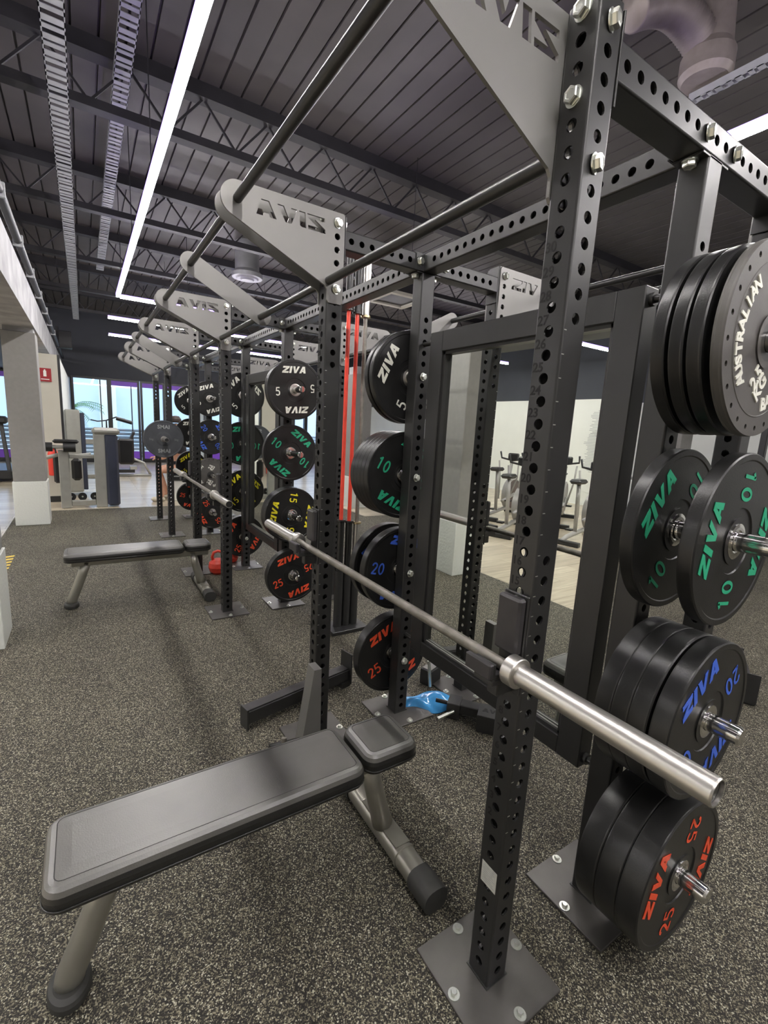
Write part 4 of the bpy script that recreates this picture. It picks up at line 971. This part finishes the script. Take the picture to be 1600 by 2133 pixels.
# map decal on the left wall
m = MB(); 
random.seed(3)
def cont(cy, cz, ry, rz_):
    z = cz - rz_
    while z < cz + rz_:
        k = math.sqrt(max(0, 1 - ((z - cz) / rz_) ** 2)) * ry * (.75 + .35 * sin(z * 9) * .5 + .15 * random.random())
        m.box(-7.999, -7.996, cy - k, cy + k * (.8 + .3 * random.random()), z, z + .010, M['ink_grey']); z += .034
for c in ((5.6, 1.9, .55, .33), (5.8, 1.25, .33, .5), (4.1, 1.95, .8, .35), (4.2, 1.25, .4, .45), (2.6, 1.9, .9, .36), (2.2, 1.1, .3, .2)): cont(*c)
tag(m.build('wall_map'), 'fine striped world map print on the white left wall, seen in the mirror', 'wall decal')
# white cabinet low on left wall
o = MB().box(-7.9, -7.5, 2.5, 5.2, 0, 1.02, M['white_wall'], None, .01).build('low_cabinet'); tag(o, 'long white low cabinet under the wall map', 'cabinet')

# ------------------------------------------------------------------ right side background machines
r = empty('cable_station', (4.9, 5.4, 0)); tag(r, 'dark cable station frame behind the green lettered stack', 'exercise machine')
box_part('post', r, [(-.6, -.53, 0, .07, 0, 2.2)], M['silver']); box_part('post', r, [(.55, .62, 0, .07, 0, 2.2)], M['blackpl']); box_part('top_rail', r, [(-.6, .62, 0, .07, 2.13, 2.2)], M['blackpl'])
MB().tube([(-.5, -.05, 1.42), (.4, -.1, 1.38)], .022, M['silver'], 10).build('pull_bar', r)
box_part('weight_stack', r, [(-.40, -.20, .1, .3, .1, 1.1)], M['blackpl']); box_part('foot_rail', r, [(-.65, .65, -.05, .4, 0, .05)], M['blackpl'])
r = empty('functional_trainer', (7.4, 1.9, 0)); tag(r, 'black trainer frame against the white wall at the right edge', 'exercise machine')
box_part('post', r, [(-.5, -.42, 0, .08, 0, 2.1)], M['blackpl']); box_part('post', r, [(.45, .53, 0, .08, 0, 2.1)], M['blackpl']); box_part('cross_bar', r, [(-.5, .53, 0, .08, .95, 1.0), (-.5, .53, 0, .08, 2.05, 2.1)], M['blackpl'])
MB().bar((-.3, 0, .9), (-.05, 0, 1.75), .09, .06, M['blackpl'], (0, 1, 0), .01).bar((.2, 0, .9), (.05, 0, 1.7), .07, .05, M['silver'], (0, 1, 0), .01).build('arm', r)
r = empty('stepper_machine', (5.6, 2.75, 0)); tag(r, 'stepper with a lit violet screen seen through the gap beside the mirror', 'exercise machine')
box_part('base', r, [(-.4, .4, -.3, .3, 0, .35)], M['blackpl']); box_part('mast', r, [(-.06, .06, -.05, .05, .35, 1.5)], M['blackpl']); box_part('handrail', r, [(-.4, .4, -.3, -.26, 1.0, 1.04), (-.4, .4, .26, .3, 1.0, 1.04)], M['silver'])
MB().box(-.22, .22, -.07, -.04, 1.28, 1.58, M['screen']).build('screen', r)

# ------------------------------------------------------------------ outside
struct('floor', MB().box(-30, 40, 16.7, 40, -.2, -.06, M['outground']), 'paving outside the windows')
o = MB().box(-30, 40, 26, 26.3, -.1, 9.0, M['outwall']).build('outside_building'); tag(o, 'pale blue wall of a building outside the windows', 'building')
MB().box(-30, 40, 25.97, 26, 3.2, 3.24, M['louvre']).box(-.2, .5, 25.8, 26, 0, 9, M['white_wall']).build('wall_trim', o)
m = MB()
for k in range(8): m.cyl((-4.6, 17.6, .12 + k * .125), (7.6, 17.6, .12 + k * .125), .048, M['louvre'], 12)
tag(m.build('louvre_screen'), 'low horizontal louvres outside the window wall', 'louvre screen')
r = empty('palm_tree', (-1.35, 19.0, 0)); tag(r, 'green palm tree outside the leftmost window', 'palm tree')
MB().cyl((0, 0, 0), (.1, 0, 1.5), .12, M['trunk'], 12, .09).build('trunk', r)
m = MB(); random.seed(5)
for k in range(16):
    a = 2 * pi * k / 16; el = random.uniform(.1, 1.2); L = random.uniform(.7, 1.1)
    pts = [Vector((.1 + cos(a) * L * t * cos(el * (1 - t)), sin(a) * L * t * cos(el * (1 - t)), 1.6 + L * (sin(el) * t - .75 * t * t))) for t in [i / 6 for i in range(7)]]
    for i in range(1, 7):
        d = (pts[i] - pts[i - 1]).normalized(); sd = d.cross(Vector((0, 0, 1))).normalized()
        for s in (-1, 1):
            for q in (0, .33, .66):
                b0 = pts[i - 1].lerp(pts[i], q); tip = b0 + sd * s * .22 + d * .12 - Vector((0, 0, .09)); m.add([b0, b0 + d * .03, tip], [(0, 1, 2)], M['leaf'])
    m.tube(pts, .008, M['leaf'], 4)
tag(m.build('fronds', r), None, None, None, None)
